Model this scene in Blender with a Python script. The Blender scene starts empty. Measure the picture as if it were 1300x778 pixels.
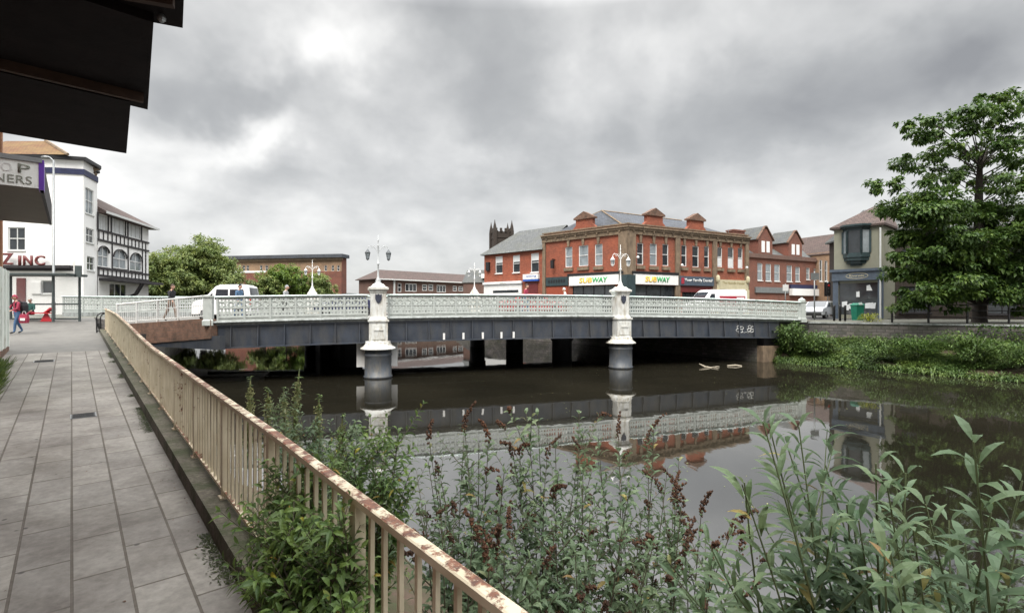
import bpy, bmesh, math, random
from mathutils import Vector, Matrix, noise
R = random.Random(11)
SC = bpy.context.scene
COL = SC.collection
rad = math.radians
EYE = 2.6          # eye height, metres (path beside the camera is at z = 0)
FPX = 650.0        # focal length for a 1300 px wide picture

def pt(px, py, Y):
    return Vector(((px-650)/FPX*Y, Y, EYE-(py-389)/FPX*Y))

# ------------------------------------------------------------------ object helpers
def tag(o, label=None, cat=None, group=None, kind=None):
    if label: o['label'] = label
    if cat: o['category'] = cat
    if group: o['group'] = group
    if kind: o['kind'] = kind
    return o

def thing(name, label, cat, loc=(0, 0, 0), rz=0.0, group=None):
    o = bpy.data.objects.new(name, None)
    o.empty_display_size = 0.3
    COL.objects.link(o)
    o.location = loc
    o.rotation_euler = (0, 0, rz)
    return tag(o, label, cat, group)

def kids(o):
    return [c for c in bpy.data.objects if c.parent is o]

def copy_tree(o, parent=None, label=None, loc=None, rz=None):
    c = o.copy()
    COL.objects.link(c)
    if parent is not None: c.parent = parent
    if label: c['label'] = label
    if loc is not None: c.location = loc
    if rz is not None: c.rotation_euler = (0, 0, rz)
    for ch in kids(o): copy_tree(ch, c)
    return c

class MB:
    def __init__(self, m=None):
        self.v, self.f, self.mi, self.sm = [], [], [], []
        self.m = m; self.cur = 0; self.s = False
    def add(self, vs, fs):
        b = len(self.v)
        if self.m is not None: vs = [self.m @ Vector(p) for p in vs]
        self.v.extend(tuple(p) for p in vs)
        for f in fs:
            self.f.append(tuple(i+b for i in f)); self.mi.append(self.cur); self.sm.append(self.s)
        return self
    def quad(self, *p): return self.add(p, [tuple(range(len(p)))])
    def box(self, x0, y0, z0, x1, y1, z1):
        return self.add([(x0,y0,z0),(x1,y0,z0),(x1,y1,z0),(x0,y1,z0),(x0,y0,z1),(x1,y0,z1),(x1,y1,z1),(x0,y1,z1)],
                        [(0,3,2,1),(4,5,6,7),(0,1,5,4),(1,2,6,5),(2,3,7,6),(3,0,4,7)])
    def xz(self, poly, y0, y1):
        n = len(poly)
        return self.add([(x,y0,z) for x,z in poly]+[(x,y1,z) for x,z in poly],
                        [tuple(range(n)), tuple(range(2*n-1,n-1,-1))]+[(i,i+n,(i+1)%n+n,(i+1)%n) for i in range(n)])
    def xy(self, poly, z0, z1):
        n = len(poly)
        return self.add([(x,y,z0) for x,y in poly]+[(x,y,z1) for x,y in poly],
                        [tuple(range(n-1,-1,-1)), tuple(range(n,2*n))]+[(i,(i+1)%n,(i+1)%n+n,i+n) for i in range(n)])
    def lathe(self, prof, cx=0, cy=0, n=16, cap=True):
        vs = []; fs = []
        for r, z in prof:
            for k in range(n):
                a = 2*math.pi*k/n
                vs.append((cx+r*math.cos(a), cy+r*math.sin(a), z))
        for j in range(len(prof)-1):
            for k in range(n):
                k2 = (k+1) % n
                fs.append((j*n+k, j*n+k2, (j+1)*n+k2, (j+1)*n+k))
        if cap:
            fs.append(tuple(range(n-1,-1,-1))); L = (len(prof)-1)*n
            fs.append(tuple(L+k for k in range(n)))
        return self.add(vs, fs)
    def sq(self, prof, cx=0, cy=0):
        """stack of squares: (half width x, half width y, z)"""
        vs = []; fs = []
        for hx, hy, z in prof:
            vs += [(cx-hx,cy-hy,z),(cx+hx,cy-hy,z),(cx+hx,cy+hy,z),(cx-hx,cy+hy,z)]
        for j in range(len(prof)-1):
            for k in range(4):
                k2 = (k+1) % 4
                fs.append((j*4+k, j*4+k2, j*4+4+k2, j*4+4+k))
        fs.append((3,2,1,0)); L = (len(prof)-1)*4
        fs.append((L,L+1,L+2,L+3))
        return self.add(vs, fs)
    def tube(self, pts, rs, n=6):
        pts = [Vector(p) for p in pts]
        if not hasattr(rs, '__len__'): rs = [rs]*len(pts)
        vs = []; fs = []
        up = Vector((0.13, 0.21, 1)).normalized()
        for i, p in enumerate(pts):
            d = (pts[min(i+1, len(pts)-1)]-pts[max(i-1, 0)])
            if d.length < 1e-9: d = Vector((0,0,1))
            d.normalize()
            a = d.cross(up)
            if a.length < 1e-3: a = d.cross(Vector((1,0,0)))
            a.normalize(); b = d.cross(a).normalized()
            for k in range(n):
                t = 2*math.pi*k/n
                vs.append(p+(a*math.cos(t)+b*math.sin(t))*rs[i])
        for j in range(len(pts)-1):
            for k in range(n):
                k2 = (k+1) % n
                fs.append((j*n+k, j*n+k2, (j+1)*n+k2, (j+1)*n+k))
        fs.append(tuple(range(n))); L = (len(pts)-1)*n
        fs.append(tuple(L+n-1-k for k in range(n)))
        return self.add(vs, fs)
    def ball(self, c, rx, ry=None, rz=None, n=8, m=6):
        ry = ry or rx; rz = rz or rx
        pr = []
        vs = [(c[0],c[1],c[2]-rz)]; fs = []
        for j in range(1, m):
            t = math.pi*j/m
            for k in range(n):
                a = 2*math.pi*k/n
                vs.append((c[0]+rx*math.sin(t)*math.cos(a), c[1]+ry*math.sin(t)*math.sin(a), c[2]-rz*math.cos(t)))
        vs.append((c[0],c[1],c[2]+rz))
        for k in range(n): fs.append((0, 1+(k+1)%n, 1+k))
        for j in range(m-2):
            for k in range(n):
                fs.append((1+j*n+k, 1+j*n+(k+1)%n, 1+(j+1)*n+(k+1)%n, 1+(j+1)*n+k))
        L = 1+(m-2)*n; T = len(vs)-1
        for k in range(n): fs.append((L+k, L+(k+1)%n, T))
        return self.add(vs, fs)
    def wall(self, x0, x1, z0, z1, holes, y=0.0, rev=0.14):
        """wall sheet facing -y with real openings and reveals"""
        xs = sorted({x0, x1, *[min(max(h[0],x0),x1) for h in holes], *[min(max(h[2],x0),x1) for h in holes]})
        zs = sorted({z0, z1, *[min(max(h[1],z0),z1) for h in holes], *[min(max(h[3],z0),z1) for h in holes]})
        for i in range(len(xs)-1):
            for j in range(len(zs)-1):
                cx = (xs[i]+xs[i+1])/2; cz = (zs[j]+zs[j+1])/2
                if any(h[0] < cx < h[2] and h[1] < cz < h[3] for h in holes): continue
                self.quad((xs[i],y,zs[j]),(xs[i+1],y,zs[j]),(xs[i+1],y,zs[j+1]),(xs[i],y,zs[j+1]))
        for a, b, c, d in holes:
            self.quad((a,y,b),(a,y,d),(a,y+rev,d),(a,y+rev,b))
            self.quad((c,y,b),(c,y+rev,b),(c,y+rev,d),(c,y,d))
            self.quad((a,y,d),(c,y,d),(c,y+rev,d),(a,y+rev,d))
            self.quad((a,y,b),(a,y+rev,b),(c,y+rev,b),(c,y,b))
        return self
    def build(self, name, mats, parent=None, uv=True, bevel=0.0):
        me = bpy.data.meshes.new(name)
        me.from_pydata(self.v, [], self.f)
        if not isinstance(mats, (list, tuple)): mats = [mats]
        for m in mats: me.materials.append(m)
        if len(mats) > 1: me.polygons.foreach_set('material_index', self.mi)
        if any(self.sm): me.polygons.foreach_set('use_smooth', self.sm)
        if uv:
            ul = me.uv_layers.new(name='UVMap').data
            for p in me.polygons:
                n = p.normal
                h = Vector((-n.y, n.x, 0))
                if h.length < 0.05: tx, ty = Vector((1,0,0)), Vector((0,1,0))
                else:
                    tx = h.normalized(); ty = n.cross(tx)
                for li in p.loop_indices:
                    c = me.vertices[me.loops[li].vertex_index].co
                    ul[li].uv = (c.dot(tx), c.dot(ty))
        me.update()
        o = bpy.data.objects.new(name, me)
        COL.objects.link(o)
        if parent is not None: o.parent = parent
        if bevel:
            b = o.modifiers.new('bevel', 'BEVEL'); b.width = bevel; b.segments = 2; b.limit_method = 'ANGLE'
        return o

class Fr:
    """a vertical facade: origin, direction along it (left to right seen from outside), ground height"""
    def __init__(s, ox, oy, ex, ey, z):
        s.o = Vector((ox, oy, 0)); d = Vector((ex-ox, ey-oy, 0)); s.L = d.length; s.d = d.normalized(); s.z = z
        s.rz = math.atan2(s.d.y, s.d.x)
        s.loc = (ox, oy, z)
    def X(s, px):
        k = (px-650)/FPX
        return (k*s.o.y-s.o.x)/(s.d.x-k*s.d.y)
    def Z(s, px, py):
        Y = s.o.y+s.d.y*s.X(px)
        return EYE+(389-py)/FPX*Y-s.z
    def rect(s, x0, y0, x1, y1):
        """picture rectangle (top y0, bottom y1) as a rectangle on the facade"""
        m = (x0+x1)/2
        return (s.X(x0), s.Z(m, y1), s.X(x1), s.Z(m, y0))
    def M(s):
        return Matrix.Translation(s.loc) @ Matrix.Rotation(s.rz, 4, 'Z')

# ------------------------------------------------------------------ materials
def nt(name):
    m = bpy.data.materials.new(name); m.use_nodes = True
    t = m.node_tree
    b = t.nodes['Principled BSDF']
    return m, t, b
def nd(t, typ, **kw):
    n = t.nodes.new(typ)
    for k, v in kw.items():
        if k in n.inputs: n.inputs[k].default_value = v
        else: setattr(n, k, v)
    return n
def ramp(t, fac, stops):
    r = t.nodes.new('ShaderNodeValToRGB')
    e = r.color_ramp.elements
    while len(e) < len(stops): e.new(0.5)
    for el, (p, c) in zip(e, stops):
        el.position = p; el.color = c if len(c) == 4 else (*c, 1)
    t.links.new(fac, r.inputs['Fac'])
    return r.outputs['Color']
def mixc(t, fac, a, b, mode='MIX'):
    n = t.nodes.new('ShaderNodeMix'); n.data_type = 'RGBA'; n.blend_type = mode
    for s, v in ((n.inputs['Factor'], fac), (n.inputs['A'], a), (n.inputs['B'], b)):
        if hasattr(v, 'links') or isinstance(v, bpy.types.NodeSocket): t.links.new(v, s)
        else: s.default_value = v if isinstance(v, float) else (*v[:3], 1)
    return n.outputs['Result']
def sc(c, k): return tuple(min(1, x*k) for x in c)

def mat(name, col, rough=0.7, var=0.25, scale=3.0, bump=0.0, metal=0.0, stain=None, stain_amt=0.35, coord='Object', spec=0.4):
    m, t, b = nt(name)
    tc = nd(t, 'ShaderNodeTexCoord')
    n1 = nd(t, 'ShaderNodeTexNoise', Scale=scale, Detail=8.0, Roughness=0.65)
    t.links.new(tc.outputs[coord], n1.inputs['Vector'])
    c = ramp(t, n1.outputs['Fac'], [(0.3, sc(col, 1-var)), (0.7, sc(col, 1+var))])
    if stain:
        mp = nd(t, 'ShaderNodeMapping'); mp.inputs['Scale'].default_value = (1, 1, 0.25)
        t.links.new(tc.outputs[coord], mp.inputs['Vector'])
        n2 = nd(t, 'ShaderNodeTexNoise', Scale=scale*1.7, Detail=9.0, Roughness=0.75)
        t.links.new(mp.outputs['Vector'], n2.inputs['Vector'])
        f = ramp(t, n2.outputs['Fac'], [(0.62-stain_amt*0.45, (0,0,0)), (0.78-stain_amt*0.3, (1,1,1))])
        c = mixc(t, f, c, stain)
    t.links.new(c, b.inputs['Base Color'])
    b.inputs['Roughness'].default_value = rough; b.inputs['Metallic'].default_value = metal
    b.inputs['Specular IOR Level'].default_value = spec
    if bump:
        bp = nd(t, 'ShaderNodeBump', Strength=bump, Distance=0.02)
        n3 = nd(t, 'ShaderNodeTexNoise', Scale=scale*9, Detail=6.0)
        t.links.new(tc.outputs[coord], n3.inputs['Vector'])
        t.links.new(n3.outputs['Fac'], bp.inputs['Height']); t.links.new(bp.outputs['Normal'], b.inputs['Normal'])
    return m

def brickmat(name, c1, c2, mortar, bw=0.225, bh=0.075, ms=0.01, rough=0.85, bump=0.4, coord='UV', off=0.5, swap=False, soil=(0.05,0.045,0.04), soil_amt=0.25, big=0.5, gum=False):
    m, t, b = nt(name)
    tc = nd(t, 'ShaderNodeTexCoord')
    vec = tc.outputs[coord]
    if swap:
        sx = nd(t, 'ShaderNodeSeparateXYZ'); cx = nd(t, 'ShaderNodeCombineXYZ')
        t.links.new(vec, sx.inputs[0]); t.links.new(sx.outputs[1], cx.inputs[0]); t.links.new(sx.outputs[0], cx.inputs[1])
        vec = cx.outputs[0]
    br = nd(t, 'ShaderNodeTexBrick', Scale=1.0)
    br.offset = off
    br.inputs['Color1'].default_value = (*c1, 1); br.inputs['Color2'].default_value = (*c2, 1); br.inputs['Mortar'].default_value = (*mortar, 1)
    br.inputs['Mortar Size'].default_value = ms; br.inputs['Brick Width'].default_value = bw; br.inputs['Row Height'].default_value = bh
    br.inputs['Mortar Smooth'].default_value = 0.3
    t.links.new(vec, br.inputs['Vector'])
    n1 = nd(t, 'ShaderNodeTexNoise', Scale=big, Detail=9.0, Roughness=0.7)
    t.links.new(tc.outputs['Object'], n1.inputs['Vector'])
    f = ramp(t, n1.outputs['Fac'], [(0.42, (0,0,0)), (0.75, (soil_amt*2.2,)*3)])
    c = mixc(t, f, br.outputs['Color'], soil)
    n2 = nd(t, 'ShaderNodeTexNoise', Scale=big*14, Detail=6.0, Roughness=0.7)
    t.links.new(tc.outputs['Object'], n2.inputs['Vector'])
    v = ramp(t, n2.outputs['Fac'], [(0.3, (0.78,)*3), (0.7, (1.15,)*3)])
    c = mixc(t, 1.0, c, v, 'MULTIPLY')
    if gum:
        vo = nd(t, 'ShaderNodeTexVoronoi', Scale=2.6); t.links.new(tc.outputs['Object'], vo.inputs['Vector'])
        gm_ = ramp(t, vo.outputs['Distance'], [(0.045, (1,1,1)), (0.075, (0,0,0))])
        c = mixc(t, gm_, c, (0.07,0.065,0.06))
        n5 = nd(t, 'ShaderNodeTexNoise', Scale=0.55, Detail=7.0, Roughness=0.7, Distortion=0.6); t.links.new(tc.outputs['Object'], n5.inputs['Vector'])
        c = mixc(t, 1.0, c, ramp(t, n5.outputs['Fac'], [(0.34, (0.66,0.64,0.62)), (0.55, (1,1,1)), (0.75, (1.12,1.12,1.1))]), 'MULTIPLY')
    t.links.new(c, b.inputs['Base Color']); b.inputs['Roughness'].default_value = rough
    b.inputs['Specular IOR Level'].default_value = 0.3
    bp = nd(t, 'ShaderNodeBump', Strength=bump, Distance=0.012)
    inv = nd(t, 'ShaderNodeMath', operation='SUBTRACT'); inv.inputs[0].default_value = 1.0
    t.links.new(br.outputs['Fac'], inv.inputs[1]); t.links.new(inv.outputs[0], bp.inputs['Height'])
    t.links.new(bp.outputs['Normal'], b.inputs['Normal'])
    return m

def leafmat(name, dark, light, under=None, trans=0.35, rough=0.5):
    m, t, b = nt(name)
    g = nd(t, 'ShaderNodeNewGeometry')
    c = ramp(t, g.outputs['Random Per Island'], [(0.0, dark), (0.55, tuple((a+b2)/2 for a, b2 in zip(dark, light))), (0.975, light)]+([(0.985, (light[0]*1.9, light[1]*1.15, light[2]*0.6)), (1.0, (light[0]*1.5, light[1]*0.6, light[2]*0.5))] if under else [(1.0, (light[0]*1.25, light[1]*1.1, light[2]))]))
    tco = nd(t, 'ShaderNodeTexCoord'); nv = nd(t, 'ShaderNodeTexNoise', Scale=0.9, Detail=4.0); t.links.new(tco.outputs['Object'], nv.inputs['Vector'])
    c = mixc(t, 1.0, c, ramp(t, nv.outputs['Fac'], [(0.33, (0.72,0.8,0.8)), (0.5, (1,1,1)), (0.68, (1.35,1.2,1.0))]), 'MULTIPLY')
    if under:
        c2 = mixc(t, g.outputs['Backfacing'], c, under)
    else: c2 = c
    t.links.new(c2, b.inputs['Base Color']); b.inputs['Roughness'].default_value = rough
    b.inputs['Specular IOR Level'].default_value = 0.35
    tr = nd(t, 'ShaderNodeBsdfTranslucent'); t.links.new(c, tr.inputs['Color'])
    mx = nd(t, 'ShaderNodeMixShader'); mx.inputs[0].default_value = trans
    t.links.new(b.outputs[0], mx.inputs[1]); t.links.new(tr.outputs[0], mx.inputs[2])
    t.links.new(mx.outputs[0], t.nodes['Material Output'].inputs['Surface'])
    return m

M = {}
M['red_brick'] = brickmat('red brick', (0.38,0.1,0.052), (0.28,0.068,0.038), (0.25,0.13,0.09), big=0.35)
M['dull_brick'] = brickmat('dull red brick', (0.25,0.08,0.055), (0.19,0.06,0.04), (0.2,0.14,0.11))
M['brown_brick'] = brickmat('brown brick', (0.17,0.085,0.065), (0.13,0.065,0.05), (0.2,0.16,0.14))
M['dark_brick'] = brickmat('dark brick', (0.055,0.04,0.032), (0.04,0.03,0.025), (0.05,0.045,0.04))
M['buff_brick'] = brickmat('buff brick', (0.4,0.25,0.15), (0.33,0.2,0.12), (0.3,0.25,0.2))
M['old_brick'] = brickmat('weathered wall brick', (0.23,0.12,0.08), (0.17,0.1,0.07), (0.15,0.11,0.09), soil=(0.03,0.025,0.02), soil_amt=0.45, big=1.6)
M['stone'] = mat('buff stone', (0.21,0.155,0.105), 0.85, 0.25, 2.0, 0.3, stain=(0.1,0.075,0.055))
M['rubble'] = brickmat('grey rubble stone', (0.17,0.15,0.145), (0.09,0.085,0.085), (0.07,0.065,0.06), bw=0.45, bh=0.2, ms=0.02, bump=0.8, big=1.0, soil=(0.04,0.05,0.025), soil_amt=0.4)
M['slate'] = brickmat('grey slate', (0.12,0.125,0.125), (0.085,0.09,0.095), (0.05,0.05,0.05), bw=0.3, bh=0.22, ms=0.012, soil=(0.1,0.1,0.07))
M['slate_blue'] = brickmat('blue slate', (0.1,0.11,0.13), (0.07,0.08,0.095), (0.04,0.04,0.05), bw=0.3, bh=0.22, ms=0.012)
M['brown_tile'] = brickmat('brown roof tile', (0.12,0.085,0.075), (0.085,0.06,0.055), (0.04,0.03,0.03), bw=0.3, bh=0.25, ms=0.02)
M['orange_tile'] = brickmat('orange roof tile', (0.17,0.085,0.036), (0.12,0.055,0.026), (0.06,0.035,0.022), bw=0.3, bh=0.25, ms=0.02, soil=(0.2,0.14,0.05), soil_amt=0.4)
M['white_wall'] = mat('white render', (0.82,0.82,0.81), 0.8, 0.05, 0.6, 0.1, stain=(0.55,0.53,0.48), stain_amt=0.12)
M['cream_wall'] = mat('cream render', (0.235,0.235,0.185), 0.85, 0.12, 0.8, 0.15, stain=(0.2,0.18,0.14), stain_amt=0.25)
M['white'] = mat('white paint', (0.78,0.78,0.77), 0.5, 0.06, 4)
M['grey_white'] = mat('dull white paint', (0.6,0.61,0.6), 0.55, 0.1, 4)
M['black'] = mat('black paint', (0.015,0.015,0.017), 0.45, 0.3, 6)
M['timber'] = mat('dark stained timber', (0.03,0.027,0.03), 0.7, 0.35, 6)
M['navy'] = mat('navy paint', (0.02,0.025,0.07), 0.5, 0.3, 4)
M['teal_dark'] = mat('dark teal paint', (0.03,0.05,0.055), 0.45, 0.3, 4)
M['shop_blue'] = mat('slate blue paint', (0.07,0.09,0.12), 0.45, 0.25, 4)
M['glass'] = mat('window glass', (0.03,0.035,0.04), 0.06, 0.4, 1.5, spec=0.8)
M['glass_pale'] = mat('window with net curtain', (0.22,0.25,0.27), 0.12, 0.3, 2.0, spec=0.7)
M['blind'] = mat('pale blind', (0.65,0.67,0.68), 0.6, 0.08, 3)
M['car_glass'] = mat('tinted car glass', (0.03,0.036,0.045), 0.05, 0.2, 1.5, spec=0.9)
M['car_white'] = mat('white vehicle paint', (0.82,0.82,0.83), 0.25, 0.03, 2, spec=0.6)
M['car_red'] = mat('red vehicle paint', (0.4,0.025,0.03), 0.25, 0.05, 2, spec=0.6)
M['car_silver'] = mat('silver vehicle paint', (0.55,0.57,0.6), 0.28, 0.04, 2, metal=0.4, spec=0.6)
M['rubber'] = mat('tyre rubber', (0.015,0.015,0.015), 0.8, 0.3, 6)
M['steel'] = mat('grey steel', (0.22,0.23,0.235), 0.4, 0.15, 4, metal=0.5)
M['red_sign'] = mat('dull red sign', (0.33,0.03,0.05), 0.5, 0.15, 5)
M['sign_yellow'] = mat('yellow lettering', (0.9,0.55,0.02), 0.5, 0.04, 4)
M['sign_green'] = mat('green lettering', (0.01,0.33,0.08), 0.5, 0.04, 4)
M['sign_blue'] = mat('blue lettering', (0.03,0.1,0.4), 0.5, 0.05, 4)
M['maroon'] = mat('maroon panel', (0.13,0.025,0.025), 0.55, 0.2, 4)
M['beige'] = mat('beige paint', (0.52,0.47,0.32), 0.6, 0.12, 3)
M['olive'] = mat('olive lettering', (0.25,0.2,0.08), 0.6, 0.1, 5)
M['rust_panel'] = mat('red brown shutter', (0.28,0.06,0.03), 0.6, 0.15, 4)
M['litter_green'] = mat('green plastic', (0.01,0.16,0.1), 0.4, 0.15, 4)
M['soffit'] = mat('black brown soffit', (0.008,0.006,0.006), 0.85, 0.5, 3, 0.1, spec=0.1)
M['soffit_lip'] = mat('brown lit step edge', (0.045,0.026,0.018), 0.7, 0.35, 6, spec=0.2)  # lighter than the soffit: light on the step faces put into the colour
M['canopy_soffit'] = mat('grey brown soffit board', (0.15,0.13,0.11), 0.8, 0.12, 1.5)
M['purple'] = mat('purple trim', (0.1,0.03,0.3), 0.4, 0.12, 4)
M['sign_face'] = mat('weathered sign face', (0.72,0.74,0.72), 0.5, 0.08, 3, stain=(0.45,0.46,0.42), stain_amt=0.2)
M['sign_letter'] = mat('faded grey lettering', (0.2,0.21,0.18), 0.6, 0.3, 9)
M['hoarding'] = mat('pale painted boards', (0.62,0.66,0.62), 0.6, 0.08, 3, stain=(0.4,0.38,0.33), stain_amt=0.2)
M['brown_post'] = mat('brown cladding', (0.3,0.15,0.08), 0.7, 0.2, 3)
M['bridge_white'] = mat('white bridge paint', (0.66,0.67,0.65), 0.55, 0.12, 2.2, 0.05, stain=(0.34,0.3,0.23), stain_amt=0.4)
M['lattice'] = mat('pale grey green bridge paint', (0.47,0.5,0.48), 0.55, 0.14, 2.5, 0.05, stain=(0.3,0.34,0.31), stain_amt=0.25)
M['cap_green'] = mat('mint cap rail paint', (0.68,0.78,0.75), 0.5, 0.1, 1.5, stain=(0.3,0.4,0.37), stain_amt=0.25)
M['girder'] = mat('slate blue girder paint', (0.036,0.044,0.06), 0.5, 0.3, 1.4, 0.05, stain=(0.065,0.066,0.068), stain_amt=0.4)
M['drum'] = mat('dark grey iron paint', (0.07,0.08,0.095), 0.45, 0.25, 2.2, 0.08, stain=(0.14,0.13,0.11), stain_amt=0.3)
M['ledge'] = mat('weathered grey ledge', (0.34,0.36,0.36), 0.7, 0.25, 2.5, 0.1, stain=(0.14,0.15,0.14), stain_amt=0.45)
M['soffit_conc'] = mat('dark deck underside', (0.03,0.028,0.027), 0.9, 0.4, 1.0)  # plain dark tone, varied by noise, on deck and inner girders
M['pier_dark'] = mat('dark column and abutment', (0.022,0.022,0.025), 0.7, 0.4, 1.5)  # near black tone on the rear columns, gap sheet and inner abutment
M['lamp_paint'] = mat('pale grey lamp paint', (0.5,0.52,0.53), 0.45, 0.15, 5)
M['lamp_dark'] = mat('dark grey lamp paint', (0.09,0.1,0.11), 0.45, 0.2, 5)
M['crest'] = mat('navy crest', (0.035,0.04,0.06), 0.45, 0.2, 7)
M['tarmac'] = mat('grey tarmac', (0.13,0.125,0.115), 0.9, 0.15, 1.2, 0.3, stain=(0.1,0.095,0.09), stain_amt=0.35)
M['road'] = mat('road asphalt', (0.06,0.06,0.06), 0.9, 0.2, 1.0, 0.3)
M['concrete'] = mat('pale concrete', (0.3,0.29,0.27), 0.85, 0.2, 1.5, 0.2)
M['iron_cover'] = mat('dark cast iron', (0.05,0.05,0.052), 0.6, 0.3, 9, 0.5, metal=0.3)
M['ground'] = mat('open ground', (0.12,0.12,0.1), 0.95, 0.25, 0.3, 0.2)
M['earth'] = mat('brown bank earth', (0.075,0.05,0.035), 0.95, 0.4, 1.5, 0.6, stain=(0.05,0.06,0.025), stain_amt=0.4)
M['bark'] = mat('tree bark', (0.045,0.037,0.032), 0.9, 0.4, 6, 0.8)
M['stem'] = mat('woody stem', (0.085,0.075,0.05), 0.8, 0.3, 9)
M['stem_green'] = mat('green stem', (0.1,0.13,0.06), 0.7, 0.2, 9)
M['seed'] = leafmat('brown seed head', (0.055,0.028,0.018), (0.13,0.06,0.032), trans=0.1, rough=0.8)
M['seed_pale'] = leafmat('pale green flower spike', (0.2,0.22,0.09), (0.34,0.34,0.17), trans=0.25, rough=0.7)
M['leaf_tree'] = leafmat('broad tree leaf', (0.03,0.068,0.014), (0.105,0.175,0.034))
M['leaf_far'] = leafmat('spring green leaf', (0.12,0.165,0.045), (0.26,0.32,0.11))
M['leaf_lime'] = leafmat('bright green leaf', (0.09,0.15,0.025), (0.19,0.28,0.05))
M['leaf_bank'] = leafmat('bank herb leaf', (0.045,0.085,0.02), (0.13,0.2,0.05))
M['leaf_grass'] = leafmat('grass blade', (0.06,0.1,0.02), (0.16,0.21,0.06))
M['leaf_budd'] = leafmat('grey green buddleia leaf', (0.075,0.12,0.055), (0.19,0.25,0.135), under=(0.29,0.34,0.23))
M['leaf_front'] = leafmat('long green buddleia leaf', (0.07,0.125,0.06), (0.145,0.215,0.12), under=(0.27,0.33,0.26))
M['leaf_bush'] = leafmat('mid green bush leaf', (0.06,0.11,0.03), (0.17,0.25,0.06), under=(0.14,0.19,0.1))
M['leaf_yellow'] = leafmat('yellow green leaf', (0.22,0.25,0.02), (0.4,0.42,0.05))
M['moss'] = leafmat('moss tuft', (0.03,0.045,0.012), (0.07,0.09,0.025))
M['driftwood'] = mat('bleached driftwood', (0.3,0.26,0.2), 0.8, 0.3, 8)
M['skin'] = mat('skin', (0.5,0.3,0.22), 0.55, 0.08, 6)
M['hair'] = mat('brown hair', (0.05,0.03,0.02), 0.7, 0.3, 20)
M['hair_grey'] = mat('grey hair', (0.55,0.54,0.52), 0.7, 0.1, 20)
M['cloth_black'] = mat('black cloth', (0.02,0.02,0.024), 0.85, 0.3, 12)
M['cloth_red'] = mat('dull red cloth', (0.27,0.03,0.06), 0.85, 0.2, 12)
M['cloth_jean'] = mat('blue denim', (0.06,0.12,0.23), 0.85, 0.2, 12)
M['cloth_tan'] = mat('tan cloth', (0.26,0.19,0.15), 0.85, 0.15, 12)
M['cloth_green'] = mat('bottle green cloth', (0.03,0.1,0.09), 0.85, 0.15, 12)
M['cloth_blue'] = mat('blue cloth', (0.07,0.13,0.22), 0.85, 0.15, 12)
M['cloth_grey'] = mat('grey cloth', (0.3,0.31,0.32), 0.85, 0.15, 12)
M['cloth_white'] = mat('white cloth', (0.75,0.74,0.72), 0.85, 0.05, 12)
M['shoe'] = mat('black leather', (0.02,0.018,0.018), 0.5, 0.2, 12)
M['seat_red'] = mat('red plastic seat', (0.45,0.03,0.04), 0.4, 0.1, 5)
M['shelter_grey'] = mat('dark grey shelter frame', (0.06,0.075,0.075), 0.45, 0.2, 5)
M['tail_red'] = mat('red lamp lens', (0.4,0.01,0.01), 0.2, 0.1, 5)
M['clear_lens'] = mat('clear lamp lens', (0.6,0.62,0.65), 0.1, 0.1, 5)
M['orange_terracotta'] = mat('terracotta', (0.35,0.14,0.07), 0.8, 0.2, 5)

def clear_glass(name, tint, fac):
    m, t, b = nt(name)
    b.inputs['Base Color'].default_value = (*tint, 1); b.inputs['Roughness'].default_value = 0.08
    tr = nd(t, 'ShaderNodeBsdfTransparent')
    mx = nd(t, 'ShaderNodeMixShader'); mx.inputs[0].default_value = fac
    t.links.new(tr.outputs[0], mx.inputs[1]); t.links.new(b.outputs[0], mx.inputs[2])
    t.links.new(mx.outputs[0], t.nodes['Material Output'].inputs['Surface'])
    return m
M['shelter_glass'] = clear_glass('shelter glazing', (0.5,0.55,0.55), 0.18)

def rail_paint():
    m, t, b = nt('cream paint over rust')
    tc = nd(t, 'ShaderNodeTexCoord'); g = nd(t, 'ShaderNodeNewGeometry')
    n1 = nd(t, 'ShaderNodeTexNoise', Scale=7.0, Detail=10.0, Roughness=0.75)
    t.links.new(tc.outputs['Object'], n1.inputs['Vector'])
    sx = nd(t, 'ShaderNodeSeparateXYZ'); t.links.new(g.outputs['Normal'], sx.inputs[0])
    n0 = nd(t, 'ShaderNodeTexNoise', Scale=0.9, Detail=3.0); t.links.new(tc.outputs['Object'], n0.inputs['Vector'])
    mu = nd(t, 'ShaderNodeMath', operation='MULTIPLY_ADD'); mu.inputs[1].default_value = 0.15
    t.links.new(sx.outputs[2], mu.inputs[0]); t.links.new(n1.outputs['Fac'], mu.inputs[2])
    m2 = nd(t, 'ShaderNodeMath', operation='MULTIPLY_ADD'); m2.inputs[1].default_value = 0.35
    t.links.new(n0.outputs['Fac'], m2.inputs[0]); t.links.new(mu.outputs[0], m2.inputs[2])
    f = ramp(t, m2.outputs[0], [(0.775, (0,0,0)), (0.84, (1,1,1))])
    n2 = nd(t, 'ShaderNodeTexNoise', Scale=30.0, Detail=6.0); t.links.new(tc.outputs['Object'], n2.inputs['Vector'])
    rust = ramp(t, n2.outputs['Fac'], [(0.35, (0.075,0.028,0.016)), (0.65, (0.2,0.075,0.035))])
    n4 = nd(t, 'ShaderNodeTexNoise', Scale=3.0, Detail=6.0); t.links.new(tc.outputs['Object'], n4.inputs['Vector'])
    cream = ramp(t, n4.outputs['Fac'], [(0.35, (0.49,0.42,0.295)), (0.65, (0.62,0.55,0.41))])
    t.links.new(mixc(t, f, cream, rust), b.inputs['Base Color'])
    b.inputs['Roughness'].default_value = 0.6
    bp = nd(t, 'ShaderNodeBump', Strength=0.35, Distance=0.004)
    t.links.new(f, bp.inputs['Height']); t.links.new(bp.outputs['Normal'], b.inputs['Normal'])
    return m
M['rail'] = rail_paint()

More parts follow.
